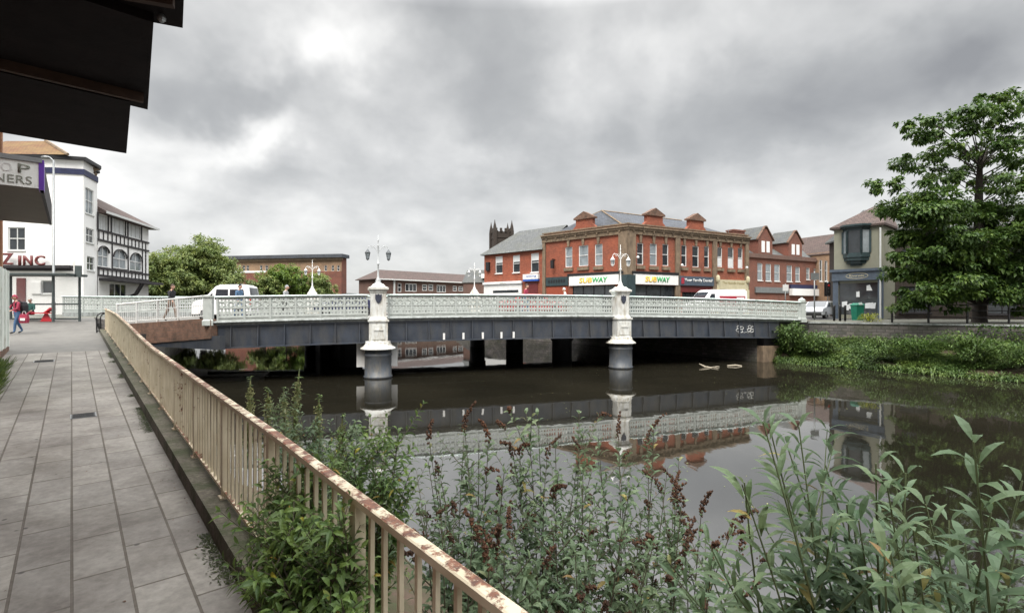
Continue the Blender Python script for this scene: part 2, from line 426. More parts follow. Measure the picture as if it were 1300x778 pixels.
def slab_mat():
    m = brickmat('concrete paving slabs', (0.295,0.278,0.25), (0.215,0.202,0.185), (0.105,0.092,0.075), bw=0.89, bh=0.387, ms=0.013, rough=0.8, bump=0.5, coord='Object', swap=True, soil=(0.12,0.105,0.095), soil_amt=0.42, big=0.9, gum=True)
    return m
M['slab'] = slab_mat()

def plinth_mat():
    m, t, b = nt('mossy concrete plinth')
    tc = nd(t, 'ShaderNodeTexCoord')
    n1 = nd(t, 'ShaderNodeTexNoise', Scale=2.2, Detail=9.0, Roughness=0.7); t.links.new(tc.outputs['Object'], n1.inputs['Vector'])
    n2 = nd(t, 'ShaderNodeTexNoise', Scale=20.0, Detail=6.0); t.links.new(tc.outputs['Object'], n2.inputs['Vector'])
    base = ramp(t, n2.outputs['Fac'], [(0.3, (0.065,0.055,0.043)), (0.7, (0.13,0.115,0.088))])
    f = ramp(t, n1.outputs['Fac'], [(0.42, (0,0,0)), (0.6, (1,1,1))])
    t.links.new(mixc(t, f, base, (0.04,0.045,0.02)), b.inputs['Base Color']); b.inputs['Roughness'].default_value = 0.95
    bp = nd(t, 'ShaderNodeBump', Strength=0.7, Distance=0.02)
    t.links.new(n2.outputs['Fac'], bp.inputs['Height']); t.links.new(bp.outputs['Normal'], b.inputs['Normal'])
    return m
M['plinth'] = plinth_mat()

def water_mat():
    m, t, b = nt('murky river water')
    tc = nd(t, 'ShaderNodeTexCoord')
    n0 = nd(t, 'ShaderNodeTexNoise', Scale=0.25, Detail=4.0); t.links.new(tc.outputs['Object'], n0.inputs['Vector'])
    c = ramp(t, n0.outputs['Fac'], [(0.3, (0.011,0.010,0.007)), (0.7, (0.018,0.016,0.011))])
    t.links.new(c, b.inputs['Base Color'])
    b.inputs['Roughness'].default_value = 0.025; b.inputs['IOR'].default_value = 5.0
    b.inputs['Specular IOR Level'].default_value = 0.5
    mp = nd(t, 'ShaderNodeMapping'); mp.inputs['Scale'].default_value = (1.0, 0.45, 1)
    mp.inputs['Rotation'].default_value = (0, 0, rad(20))
    t.links.new(tc.outputs['Object'], mp.inputs['Vector'])
    n1 = nd(t, 'ShaderNodeTexNoise', Scale=1.3, Detail=4.0, Roughness=0.5); t.links.new(mp.outputs['Vector'], n1.inputs['Vector'])
    bp = nd(t, 'ShaderNodeBump', Strength=0.07, Distance=0.05)
    t.links.new(n1.outputs['Fac'], bp.inputs['Height']); t.links.new(bp.outputs['Normal'], b.inputs['Normal'])
    return m
M['water'] = water_mat()

def text(name, s, parent, mtx, w, h, m, ext=0.01, shear=0.0, off=0.0):
    """lettering as a mesh, fitted to width w and height h, standing on the facade (faces -y); mtx in the parent's space"""
    cu = bpy.data.curves.new(name, 'FONT'); cu.body = s; cu.size = 1.0; cu.extrude = 0.0; cu.shear = shear; cu.offset = off
    cu.resolution_u = 3
    o = bpy.data.objects.new(name, cu); COL.objects.link(o)
    dg = bpy.context.evaluated_depsgraph_get()
    me = bpy.data.meshes.new_from_object(o.evaluated_get(dg))
    bpy.data.objects.remove(o); bpy.data.curves.remove(cu)
    xs = [v.co.x for v in me.vertices]; ys = [v.co.y for v in me.vertices]
    sx = w/(max(xs)-min(xs)); sy = h/(max(ys)-min(ys)); x0 = min(xs); y0 = min(ys)
    b = bmesh.new(); b.from_mesh(me)
    r = bmesh.ops.extrude_face_region(b, geom=b.faces[:])
    bmesh.ops.translate(b, verts=[e for e in r['geom'] if isinstance(e, bmesh.types.BMVert)], vec=(0, 0, 1))
    for v in b.verts:
        c = v.co.copy(); v.co = mtx @ Vector(((c.x-x0)*sx, -c.z*ext, (c.y-y0)*sy))
    bmesh.ops.recalc_face_normals(b, faces=b.faces[:])
    b.to_mesh(me); b.free()
    me.materials.clear(); me.materials.append(m); me.name = name
    ob = bpy.data.objects.new(name, me); COL.objects.link(ob)
    if parent is not None: ob.parent = parent
    return ob
T3 = lambda x, y, z: Matrix.Translation((x, y, z))
# ================================================================== THE SETTING
WATER = -0.9
TH = math.atan2(0.652, 0.758)
U = Vector((-0.652, 0.758, 0)); N = Vector((0.758, 0.652, 0))
def L2W(l, t, z=0): return U*t+N*l+Vector((0, 0, z))
def lerp_tab(tab, x):
    if x <= tab[0][0]: return tab[0][1]
    for (a, va), (b, vb) in zip(tab, tab[1:]):
        if x <= b: return va+(vb-va)*(x-a)/(b-a)
    return tab[-1][1]
def g(t):
    return lerp_tab([(-9, 0.02), (0, 0.04), (34, 1.27), (37, 1.6), (40, 1.86), (42, 1.9)], t)

def gridmesh(name, ls, ts, zf, m, kind='structure', parent=None):
    mb = MB()
    vs = [(l, t, zf(l, t)) for t in ts for l in ls]
    n = len(ls)
    mb.add(vs, [(j*n+i, j*n+i+1, (j+1)*n+i+1, (j+1)*n+i) for j in range(len(ts)-1) for i in range(n-1)])
    o = mb.build(name, m, parent)
    o.rotation_euler = (0, 0, TH)
    if kind: tag(o, kind=kind)
    return o
def rng(a, b, n): return [a+(b-a)*i/n for i in range(n+1)]

gridmesh('footpath', [-2.2, -1.161, -0.387, 0.387, 1.08], rng(-9, 24.8, 70), lambda l, t: g(t), M['slab'])
def tz(l, t): return g(t)
gridmesh('tarmac_forecourt', [-60, -30, -15, -8, -4, -2.2, -1, 0, 1.08], rng(24.8, 42, 34), tz, M['tarmac'])
gridmesh('tarmac_yard', [-60, -30, -12, -2.2], rng(-9, 24.8, 10), tz, M['tarmac'])

# open land to the horizon (one sheet with the river left open)
LB = [(-26.6, 32.5), (-31, 44), (-42, 62), (-58, 100), (-66, 128)]       # left bank going upstream
RB = [(-14, 128), (-12, 100), (-4.2, 61.5), (5.6, 49.2), (15.6, 32.6)]    # right bank coming back
WL = [(19.2, 33.9), (23.5, 31.2), (28, 28), (45, 16), (75, -8)]            # top of the right bank wall
mb = MB()
def flat(poly, z): mb.add([(x, y, z) for x, y in poly], [tuple(range(len(poly)))])
c42 = L2W(-60, 42)
flat([(c42.x, c42.y), (-26.6, 32.5)]+LB[1:]+[(-66, 1500), (-1500, 1500), (-1500, c42.y-60)], 1.9)
flat([LB[-1], RB[0], (-14, 1500), (-66, 1500)], 1.9)
flat(RB[::1]+WL+[(1500, -300), (1500, 1500), (-14, 1500)], 1.6)
tag(mb.build('ground', M['ground']), kind='structure')

# water
mb = MB()
mb.quad((-90, -40, WATER), (110, -40, WATER), (110, 135, WATER), (-90, 135, WATER))
tag(mb.build('river_water', M['water']), kind='structure')
mb = MB(); mb.quad((-90, -40, -2.2), (110, -40, -2.2), (110, 135, -2.2), (-90, 135, -2.2))
tag(mb.build('river_bed', M['earth']), kind='structure')

# embankment walls
def emb(pts, z0, z1, name, label, m):
    mb = MB()
    for (a, b) in zip(pts, pts[1:]):
        mb.quad((a[0], a[1], z0), (b[0], b[1], z0), (b[0], b[1], z1), (a[0], a[1], z1))
    return tag(mb.build(name, m), label, 'wall')
emb([(-21.0, 26.6)]+LB+[RB[0]], -2.3, 1.9, 'embankment_wall', 'stone river wall upstream along the far left bank behind the bridge', M['rubble'])
emb(RB, -2.3, 1.6, 'embankment_wall', 'stone river wall below the red brick shops upstream of the bridge', M['rubble'])

# river wall and plinth under the cream railing
mb = MB()
ts = rng(-9, 33.4, 60)
def Zb(t): return g(t)+0.2
vs = []; fs = []
for t in ts:
    vs += [L2W(1.08, t, g(t)-0.3), L2W(1.08, t, Zb(t)), L2W(1.52, t, Zb(t)), L2W(1.52, t, -2.3)]
for j in range(len(ts)-1):
    for k in range(3): fs.append((j*4+k, j*4+k+1, j*4+4+k+1, j*4+4+k))
L = (len(ts)-1)*4
fs.append((L, L+1, L+2, L+3))
mb.add(vs, fs)
tag(mb.build('river_wall', M['plinth']), 'mossy concrete river wall and kerb carrying the cream railing', 'wall')

# earth bank foot between river wall and water beside the camera
mb = MB(); vs = []; fs = []
ts = rng(-9, 14, 46)
for t in ts:
    w = 2.6 if t < 8 else 2.6*(14-t)/6
    for k in range(7):
        q = k/6
        vs.append(L2W(1.53+q*(w+0.05), t, -0.15-q*1.0+0.12*noise.noise(Vector((q*5, t*0.9, 3)))))
for j in range(len(ts)-1):
    for k in range(6): fs.append((j*7+k, j*7+k+1, j*7+8+k, j*7+7+k))
mb.add(vs, fs)
tag(mb.build('bank_earth', M['earth']), kind='structure')

# ------------------------------------------------------------------ cream railing along the path
def ztop(t):
    return lerp_tab([(-9, 1.33), (0, 1.375), (2.9, 1.475), (4.3, 1.532), (8.7, 1.63), (13.4, 1.745), (15.7, 1.86), (19.5, 2.07), (24.5, 2.31), (28, 2.4), (33.3, 2.50)], t)
rail = thing('railing', 'cream painted steel railing with rusty top rail running along the riverside path', 'railing', (0, 0, 0), TH)
RL = 1.30
pts_t = [2.93+1.75*k for k in range(-5, 18)]
def sweep(prof, ts, zf, m, name, parent, l0=RL):
    mb = MB(); n = len(prof); vs = []; fs = []
    for t in ts:
        for a, b in prof: vs.append((l0+a, t, zf(t)+b))
    for j in range(len(ts)-1):
        for k in range(n):
            k2 = (k+1) % n
            fs.append((j*n+k, j*n+k2, (j+1)*n+k2, (j+1)*n+k))
    fs.append(tuple(range(n-1, -1, -1))); L = (len(ts)-1)*n; fs.append(tuple(L+k for k in range(n)))
    mb.add(vs, fs)
    return mb.build(name, m, parent)
tsr = rng(-6, 33.3, 80)
sweep([(-0.038,-0.045), (0.038,-0.045), (0.038,-0.006), (0.028,0), (-0.028,0), (-0.038,-0.006)], tsr, ztop, M['rail'], 'top_rail', rail)
sweep([(-0.024,0.055), (0.024,0.055), (0.024,0.085), (-0.024,0.085)], tsr, Zb, M['rail'], 'bottom_rail', rail)
for i, t in enumerate(pts_t):
    if t > 33.2: continue
    mb = MB(); mb.box(RL-0.033, t-0.04, Zb(t)-0.02, RL+0.033, t+0.04, ztop(t)-0.044)
    mb.box(RL-0.06, t-0.07, Zb(t)-0.004, RL+0.06, t+0.07, Zb(t)+0.014)
    mb.build('post', M['rail'], rail)
    t1 = min(t+1.75, 33.3)
    mb = MB(); n = 10
    for k in range(1, n):
        q = t+(t1-t)*k/n+R.uniform(-0.006, 0.006)
        dx = R.uniform(-0.005, 0.005)
        mb.add([(RL-0.013, q-0.014, Zb(q)+0.07), (RL+0.013, q-0.014, Zb(q)+0.07), (RL+0.013, q+0.014, Zb(q)+0.07), (RL-0.013, q+0.014, Zb(q)+0.07),
                (RL-0.013+dx, q-0.014, ztop(q)-0.043), (RL+0.013+dx, q-0.014, ztop(q)-0.043), (RL+0.013+dx, q+0.014, ztop(q)-0.043), (RL-0.013+dx, q+0.014, ztop(q)-0.043)],
               [(0,3,2,1),(4,5,6,7),(0,1,5,4),(1,2,6,5),(2,3,7,6),(3,0,4,7)])
    mb.build('bar_panel', M['rail'], rail)

# drain covers in the path
def ground_hit(px, py):
    Y = 5.0
    for _ in range(60):
        X = (px-650)/FPX*Y
        t = X*U.x+Y*U.y
        Y += 0.5*((EYE-g(t))*FPX/(py-389)-Y)
    return X, Y, g(t)
for (px, py, w, d, lab) in ((106, 527.5, 0.387, 0.42, 'dark iron drain cover in the paving beside the railing, nearer one'), (56, 458.5, 0.5, 0.5, 'dark iron drain cover at the far end of the paving slabs')):
    X, Y, z = ground_hit(px, py)
    k = thing('drain_cover', lab, 'drain cover', (X, Y, z+0.006), TH)
    k.rotation_euler = (math.atan(0.0362), 0, TH); k.rotation_mode = 'XYZ'
    mb = MB(); mb.box(-w/2, -d/2, -0.02, w/2, d/2, 0.002); mb.build('frame', M['steel'], k)
    mb = MB(); mb.box(-w/2+0.02, -d/2+0.02, 0, w/2-0.02, d/2-0.02, 0.006)
    for i in range(7):
        q = -d/2+0.05+i*(d-0.1)/6; mb.box(-w/2+0.04, q-0.008, 0.0065, w/2-0.04, q+0.008, 0.011)
    mb.build('grate', M['iron_cover'], k)

# black hooped barrier where the cream railing ends
h = thing('hoop_barrier', 'black hooped steel barrier at the far end of the cream railing', 'barrier', (0, 0, 0))
for px, Y in ((127.5, 26.3), (122.5, 26.2)):
    p = pt(px, 413, Y); z0 = g(p.x*U.x+p.y*U.y)
    mb = MB(); mb.tube([(p.x+0.02, p.y, z0), (p.x, p.y, z0+0.75), (p.x+0.03, p.y+0.02, z0+0.9), (p.x+0.14, p.y+0.1, z0+1.0), (p.x+0.26, p.y+0.16, z0+1.03)], 0.035, 8)
    mb.build('hoop', M['black'], h)
p = pt(127.5, 413, 26.3); q = pt(122.5, 413, 26.2)
mb = MB(); mb.tube([(q.x, q.y, 1.75), (p.x, p.y, 1.75)], 0.03); mb.tube([(q.x, q.y, 1.35), (p.x, p.y, 1.35)], 0.03); mb.build('cross_rail', M['black'], h)

# ================================================================== THE BRIDGE
A = Vector((-13.74, 23.19, 0)); BD = Vector((0.9557, 0.2948, 0)); BN = Vector((-0.2948, 0.9557, 0)); BL = 34.06
BRZ = math.atan2(0.2948, 0.9557)
def zc(s): return 3.25-0.0009*(s-14.5)**2
def bw(s, d=0, z=0): return A+BD*s+BN*d+Vector((0, 0, z))
bridge = thing('road_bridge', 'white iron road bridge with pierced parapets and slate blue girders across the river', 'bridge', A, BRZ)
WD = 18.1
SK = -4.36/18.09
def zfar(s): return zc(max(s, 0))+0.22
def bsweep(prof, s0, s1, zf, name, m, y0=0.0, n=None, parent=None):
    mb = MB(); k = len(prof); vs = []; fs = []
    n = n or max(2, int((s1-s0)/1.2))
    for s in rng(s0, s1, n):
        for y, z in prof: vs.append((s, y0+y, zf(s)+z))
    for j in range(n):
        for q in range(k):
            q2 = (q+1) % k
            fs.append((j*k+q, (j+1)*k+q, (j+1)*k+q2, j*k+q2))
    fs.append(tuple(range(k))); L = n*k; fs.append(tuple(L+k-1-q for q in range(k)))
    mb.add(vs, fs)
    return mb.build(name, m, parent or bridge)
# deck
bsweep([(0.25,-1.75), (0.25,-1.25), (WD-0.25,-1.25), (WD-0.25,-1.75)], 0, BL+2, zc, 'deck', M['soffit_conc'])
bri_inv = (Matrix.Translation(A) @ Matrix.Rotation(BRZ, 4, 'Z')).inverted()
mb = MB(bri_inv)
top = [(-20.9, 26.7, 1.5), (-13.85, 23.5, 1.86), (-19.05, 40.3, 1.86), (-31, 44, 1.9), (-26.6, 32.5, 1.88), (-23.5, 29.4, 1.75)]
k = len(top)
mb.add([(x, y, 0.75) for x, y, z in top]+list(top), [tuple(range(k-1, -1, -1)), tuple(range(k, 2*k))]+[(i, (i+1) % k, (i+1) % k+k, i+k) for i in range(k)])
mb.build('approach_slab', M['tarmac'], bridge)
for d in (3.2, 6.4, 9.6, 12.8, 15.6):
    bsweep([(-0.15,-2.3), (-0.15,-1.7), (0.15,-1.7), (0.15,-2.3)], -5, BL+1, zc, 'inner_girder', M['soffit_conc'], d)
# road and pavements on the deck
def strip(name, d0, d1, dz, m, s0=-2, s1=BL+2):
    mb = MB(); vs = []; fs = []; ss = rng(s0, s1, 30)
    for s in ss:
        for d in (d0, d1): vs.append(bw(s, d, max(zc(s)-1.246+dz, 1.63)))
    for j in range(len(ss)-1): fs.append((j*2, j*2+2, j*2+3, j*2+1))
    mb.add(vs, fs)
    return tag(mb.build(name, m), kind='structure')
strip('road', 3.2, 14.8, 0.02, M['road'], -0.5, BL+60)
for (d0, d1) in ((0.3, 3.2), (14.8, WD-0.3)):
    mb = MB(); vs = []; fs = []; ss = rng(0, BL+1, 24)
    for s in ss:
        z = zc(s)-1.246
        vs += [bw(s, d0, z), bw(s, d0, z+0.12), bw(s, d1, z+0.12), bw(s, d1, z)]
    for j in range(len(ss)-1):
        for q in range(3): fs.append((j*4+q, j*4+4+q, j*4+5+q, j*4+1+q))
    mb.add(vs, fs); tag(mb.build('bridge_pavement', M['concrete']), kind='structure')

# one pierced panel
def cell(mb, x0, x1, z0, z1, rx, rz, cz=0.0):
    cx = (x0+x1)/2; cm = (z0+z1)/2+cz
    o = [(x1,(z0+z1)/2),(x1,z1),((x0+x1)/2,z1),(x0,z1),(x0,(z0+z1)/2),(x0,z0),((x0+x1)/2,z0),(x1,z0)]
    vs = [(x,0,z) for x,z in o]+[(cx+rx*math.cos(math.pi*k/4),0,cm+rz*math.sin(math.pi*k/4)) for k in range(8)]
    mb.add(vs, [(k,(k+1)%8,(k+1)%8+8,k+8) for k in range(8)])
PW = 1.12
def panel_mesh():
    mb = MB(); h = PW/2
    mb.quad((-h,0,-0.06),(h,0,-0.06),(h,0,0),(-h,0,0))
    for i in range(7):
        x0 = -h+0.03+i*(PW-0.06)/7; x1 = x0+(PW-0.06)/7
        cell(mb, x0, x1, -0.2, -0.06, 0.05, 0.05, 0.005)
        cell(mb, x0, x1, -0.47, -0.2, 0.03 if i % 2 else 0.042, 0.09, 0)
        cell(mb, x0, x1, -0.72, -0.47, 0.04, 0.085 if i % 2 else 0.06, 0)
        cell(mb, x0, x1, -0.88, -0.72, 0.052, 0.05, 0)
    mb.quad((-h,0,-1.12),(h,0,-1.12),(h,0,-0.88),(-h,0,-0.88))
    for s in (-1, 1):
        a = s*h; b = s*(h-0.03); mb.quad((min(a,b),0,-0.88),(max(a,b),0,-0.88),(max(a,b),0,-0.06),(min(a,b),0,-0.06))
    # raised ribs
    mb.box(-h, -0.035, -0.5, h, -0.005, -0.46); mb.box(-h, -0.04, -0.93, h, -0.005, -0.88)
    mb.box(-h-0.02, -0.05, -1.12, -h+0.03, 0.04, -0.02)
    for i in range(3):   # scroll rings in relief
        cx = -h+PW*(i+0.5)/3
        mb.tube([(cx+0.13*math.cos(q*math.pi/6), -0.015, -0.33+0.11*math.sin(q*math.pi/6)) for q in range(13)], 0.014, 4)
    return mb
pm = None
def panels(s0, s1, y, zf):
    global pm
    n = round((s1-s0)/PW); w = (s1-s0)/n
    for i in range(n):
        s = s0+(i+0.5)*w
        if pm is None:
            o = panel_mesh().build('parapet_panel', M['lattice'], bridge); pm = o
            sd = o.modifiers.new('thick', 'SOLIDIFY'); sd.thickness = 0.03; sd.offset = 1
        else:
            o = pm.copy(); COL.objects.link(o); o.parent = bridge
        o.location = (s, y, zf(s))
        o.rotation_euler = (0, -math.atan((zf(s+0.5)-zf(s-0.5))), 0)
        o.scale = (w/PW, 1, 1)
S1, S2 = 7.43, 20.84
spans = [(0.35, S1-0.5), (S1+0.5, S2-0.5), (S2+0.5, BL-0.3)]
for a, b in spans:
    panels(a, b, 0.0, lambda s: zc(s)-0.07)
    bsweep([(-0.1,-0.07), (0.1,-0.07), (0.12,-0.03), (0.08,0.0), (-0.08,0.0), (-0.12,-0.03)], a-0.1, b+0.1, zc, 'cap_rail', M['cap_green'])
bsweep([(-0.02,-1.33), (-0.06,-1.27), (-0.16,-1.2), (-0.12,-1.16), (-0.05,-1.13), (0.25,-1.13), (0.25,-1.33)], 0, BL, zc, 'cornice', M['ledge'])
gm = MB(); vs = []; fs = []
gprof = [(-0.14,-2.4), (0.2,-2.4), (0.2,-1.325), (0.0,-1.325), (0.0,-1.40), (0.06,-1.40), (0.06,-2.34), (-0.14,-2.34)]
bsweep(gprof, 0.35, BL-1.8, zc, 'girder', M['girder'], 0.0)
s = 0.9
while s < BL-2:
    mb = MB()
    mb.add([(s-0.02,-0.12,zc(s)-2.34),(s+0.02,-0.12,zc(s)-2.34),(s+0.02,0.06,zc(s)-2.34),(s-0.02,0.06,zc(s)-2.34),
            (s-0.02,-0.01,zc(s)-1.40),(s+0.02,-0.01,zc(s)-1.40),(s+0.02,0.06,zc(s)-1.40),(s-0.02,0.06,zc(s)-1.40)],
           [(0,3,2,1),(4,5,6,7),(0,1,5,4),(1,2,6,5),(2,3,7,6),(3,0,4,7)])
    mb.build('stiffener', M['girder'], bridge)
    s += 1.13
bsweep([(-0.2,-2.4), (0.14,-2.4), (0.14,-1.3), (-0.2,-1.3)], -4.36, BL, zc, 'girder', M['girder'], WD)
# far parapet, running on to the left in front of the white pub
for a, b in ((-13.5, S1-4.36-0.4), (S1-4.36+0.4, S2-4.36-0.4), (S2-4.36+0.4, BL+2)):
    panels(a, b, WD, zfar)
    bsweep([(-0.1,-0.0), (0.1,-0.0), (0.12,0.04), (0.08,0.07), (-0.08,0.07), (-0.12,0.04)], a-0.1, b+0.1, zfar, 'cap_rail', M['cap_green'], WD)
bsweep([(-0.2,-1.5), (0.1,-1.5), (0.1,-1.1), (-0.2,-1.1)], -13.5, BL+2, zfar, 'cornice', M['ledge'], WD)

# piers
def pier_top(s, y, zt, parent, far=False):
    mb = MB()
    b0 = zt-3.2
    mb.s = False
    mb.sq([(0.48,0.44,b0+0.22), (0.48,0.44,b0+0.3), (0.44,0.4,b0+0.36), (0.44,0.4,b0+1.32), (0.5,0.46,b0+1.36), (0.5,0.46,b0+1.45)], s, y-0.12)
    mb.box(s-0.3, y-0.56, b0+0.5, s+0.3, y-0.5, b0+1.2); mb.box(s-0.22, y-0.59, b0+0.92, s+0.22, y-0.55, b0+1.0)
    mb.build('pedestal', M['bridge_white'], parent)
    mb = MB()
    mb.sq([(0.44,0.4,b0+1.45), (0.37,0.34,b0+1.6), (0.37,0.34,b0+2.75), (0.4,0.37,b0+2.78), (0.4,0.37,b0+2.86), (0.48,0.45,b0+2.92), (0.48,0.45,b0+3.02), (0.34,0.31,b0+3.08), (0.24,0.22,b0+3.2)], s, y-0.08)
    pil = mb.build('pilaster', M['bridge_white'], parent)
    mb = MB(); c = (s, y-0.43)
    mb.xz([(s-0.15,b0+2.7),(s-0.15,b0+2.45),(s-0.08,b0+2.3),(s,b0+2.24),(s+0.08,b0+2.3),(s+0.15,b0+2.45),(s+0.15,b0+2.7),(s+0.07,b0+2.66),(s,b0+2.72),(s-0.07,b0+2.66)], y-0.455, y-0.425)
    mb.build('crest', M['crest'], parent)
for s in (S1, S2):
    pr = MB()
    pr.s = True
    pr.lathe([(0.66,-2.3), (0.66,WATER+0.02), (0.69,WATER+0.04), (0.69,WATER+0.1), (0.645,WATER+0.12), (0.645,0.18), (0.68,0.2), (0.68,0.26), (0.645,0.28), (0.645,0.52)], s, -0.1, 28)
    dr = pr.build('pier_drum', M['drum'], bridge)
    mb = MB(); mb.s = True
    mb.lathe([(0.84,0.5), (0.86,0.53), (0.84,0.57), (0.76,0.62), (0.68,0.68), (0.63,0.76), (0.6,0.84), (0.6,0.9)], s, -0.1, 28)
    mb.build('collar', M['bridge_white'], dr)
    pier_top(s, 0.0, zc(s)+0.5, dr)
    if s == S1:
        mb = MB(); mb.box(s-1.02, 0.42, -0.42, s+0.98, 0.5, zc(s)-2.42); mb.build('bearing_plate', M['white'], dr)
    for f in (0.3, 0.63, 0.97):
        mb = MB(); mb.s = True
        mb.lathe([(0.66,-2.3), (0.66,0.3), (0.74,0.36), (0.74,0.8)], s-4.36*f, 18.09*f, 20)
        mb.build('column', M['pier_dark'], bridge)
    sf = s-4.36
    mb = MB()
    zt = zfar(sf)
    mb.sq([(0.5,0.4,zt-1.3), (0.5,0.4,zt+0.06), (0.38,0.3,zt+0.12), (0.36,0.28,zt+0.3), (0.22,0.2,zt+0.5), (0.2,0.18,zt+0.62)], sf, WD)
    mb.build('far_pedestal', M['bridge_white'], bridge)
# plain dark sheet closing the gaps between the columns of the left row
mb = MB()
sx = lambda f: (S1-4.36*f, 18.09*f)
for f0, f1 in ((0.3, 0.63), (0.63, 0.97)):
    a = sx(f0); b = sx(f1)
    mb.quad((a[0],a[1],-2.3),(b[0],b[1],-2.3),(b[0],b[1],0.75),(a[0],a[1],0.75))
mb.build('pier_gap_sheet', M['pier_dark'], bridge)
# end posts of the near parapet
for s, hh in ((0.0, 0.03), (BL, 0.33)):
    mb = MB(); z = zc(s)
    mb.sq([(0.22,0.2,z-1.32), (0.22,0.2,z-1.1), (0.18,0.16,z-1.05), (0.18,0.16,z-0.08), (0.22,0.2,z-0.04), (0.22,0.2,z+0.03)], s, 0.0)
    if s > 1: mb.sq([(0.14,0.13,z+0.03), (0.14,0.13,z+0.1), (0.17,0.15,z+0.12), (0.07,0.06,z+0.22), (0.03,0.03,z+0.28)], s, 0.0)
    mb.build('end_post', M['lattice'], bridge)
# abutments
def abut(s0, s1, y0, y1, z1, m, name):
    mb = MB()
    mb.xy([(s0+SK*y0, y0), (s1+SK*y0, y0), (s1+SK*y1, y1), (s0+SK*y1, y1)], -2.3, z1)
    return mb.build(name, m, bridge)
abut(30.9, 36, -0.05, 1.3, 0.1, M['stone'], 'abutment')
abut(31.4, 36, 0.3, WD, 1.5, M['pier_dark'], 'abutment')
# pale tell-tale brackets on the girder
for px in (563, 587.5, 612, 635.5, 651):
    k = (px-650)/FPX
    s = (k*A.y-A.x)/(BD.x-k*BD.y)
    mb = MB(); z = zc(s)-2.33; mb.box(s-0.05, -0.2, z, s+0.05, -0.13, z+0.33); mb.build('bracket', M['white'], bridge)
# white graffiti scrawl on the girder
mb = MB()
k = (947-650)/FPX; s0 = (k*A.y-A.x)/(BD.x-k*BD.y)
for cx in (-0.42, 0.42):
    for q in range(4):
        a = q*math.pi/2+0.5
        ex, ez = 0.17*math.cos(a), 0.14*math.sin(a)
        mb.tube([(s0+cx+ex+0.13*math.cos(j*math.pi/5), 0.045, zc(s0)-1.85+ez+0.09*math.sin(j*math.pi/5)) for j in range(11)], 0.02, 4)
mb.tube([(s0-0.55+j*0.12, 0.045, zc(s0)-2.08+0.04*(j % 2)) for j in range(10)], 0.016, 4)
mb.build('graffiti', M['grey_white'], bridge)

# ------------------------------------------------------------------ bridge lamps
def lamp(label, loc, rz, hgt=2.42, pm_='lamp_paint'):
    r = thing('street_lamp', label, 'street lamp', loc, rz, 'lamps standing on the bridge piers')
    mb = MB(); mb.s = True
    mb.lathe([(0.2,0), (0.17,0.05), (0.1,0.12), (0.13,0.18), (0.06,0.26), (0.045,0.42), (0.04,0.6), (0.035,0.95), (0.07,0.98), (0.07,1.02), (0.03,1.06), (0.028,1.85), (0.05,1.88), (0.03,1.92), (0.02,2.1), (0.045,2.15), (0.015,2.2), (0.008,hgt)], 0, 0, 10)
    mb.build('lamp_post', M[pm_], r)
    for sg in (-1, 1):
        mb = MB()
        mb.tube([(0,0,1.55), (sg*0.1,0,1.72), (sg*0.24,0,1.86), (sg*0.38,0,1.9), (sg*0.48,0,1.82), (sg*0.5,0,1.7)], 0.018, 5)
        mb.tube([(0,0,1.85), (sg*0.12,0,1.75), (sg*0.2,0,1.8), (sg*0.18,0,1.88), (sg*0.12,0,1.87)], 0.012, 4)
        mb.tube([(sg*0.3,0,1.87), (sg*0.33,0,1.78), (sg*0.27,0,1.74), (sg*0.24,0,1.8)], 0.012, 4)
        mb.build('arm', M[pm_], r)
        mb = MB(); mb.s = True
        mb.lathe([(0.02,1.72), (0.05,1.66), (0.13,1.55), (0.14,1.52), (0.02,1.52)], sg*0.5, 0, 8); mb.lathe([(0.09,1.25), (0.06,1.2), (0.02,1.16)], sg*0.5, 0, 8)
        for q in range(4):
            a = q*math.pi/2+0.78
            mb.tube([(sg*0.5+0.13*math.cos(a), 0.13*math.sin(a), 1.52), (sg*0.5+0.085*math.cos(a), 0.085*math.sin(a), 1.25)], 0.012, 4)
        ln = mb.build('lantern', M['lamp_dark' if pm_ != 'white' else 'white'], r)
        mb = MB(); mb.lathe([(0.125,1.515), (0.08,1.255)], sg*0.5, 0, 6); mb.build('lantern_glass', M['glass_pale'], ln)
    return r
lamp('twin lantern lamp on the nearer left bridge pier, dark against the sky', bw(S1, -0.08, zc(S1)+0.5), BRZ)
lamp('white twin arm lamp on the right hand bridge pier', bw(S2, -0.08, zc(S2)+0.5), BRZ, pm_='white')
lamp('white twin lantern lamp on the far parapet in front of the green riverside trees', bw(S1-4.36, WD, zfar(S1-4.36)+0.6), BRZ, pm_='white')
lamp('white lamp on the far parapet beside the brick shop wing', bw(S2-4.36, WD, zfar(S2-4.36)+0.6), BRZ, pm_='white')

# ------------------------------------------------------------------ brick wing wall and white fence between path and bridge
wf = Fr(-20.6, 26.35, -13.55, 23.02, 0)
mb = MB(); mb.xz([(0.1,0.55),(wf.L,1.16),(wf.L,1.98),(wf.L-0.25,2.06),(0.1,1.66)], 0.0, 0.32)
o = mb.build('brick_wing_wall', M['old_brick']); o.location = wf.loc; o.rotation_euler = (0,0,wf.rz)
tag(o, 'weathered brown brick wall under the white fence at the left end of the bridge', 'wall')
mb = MB(); mb.m = bri_inv @ Matrix.Translation(wf.loc) @ Matrix.Rotation(wf.rz, 4, 'Z')
mb.xz([(1.2,0.66),(wf.L+0.55,0.66),(wf.L+0.55,1.3),(1.2,0.8)], 0.05, 0.31); mb.build('approach_beam', M['girder'], bridge)
fe = thing('guard_fence', 'white painted steel fence with thin bars on top of the brick wing wall', 'fence', wf.loc, wf.rz)
def zw(x): return 1.66+(x-0.1)/(wf.L-0.35)*0.4
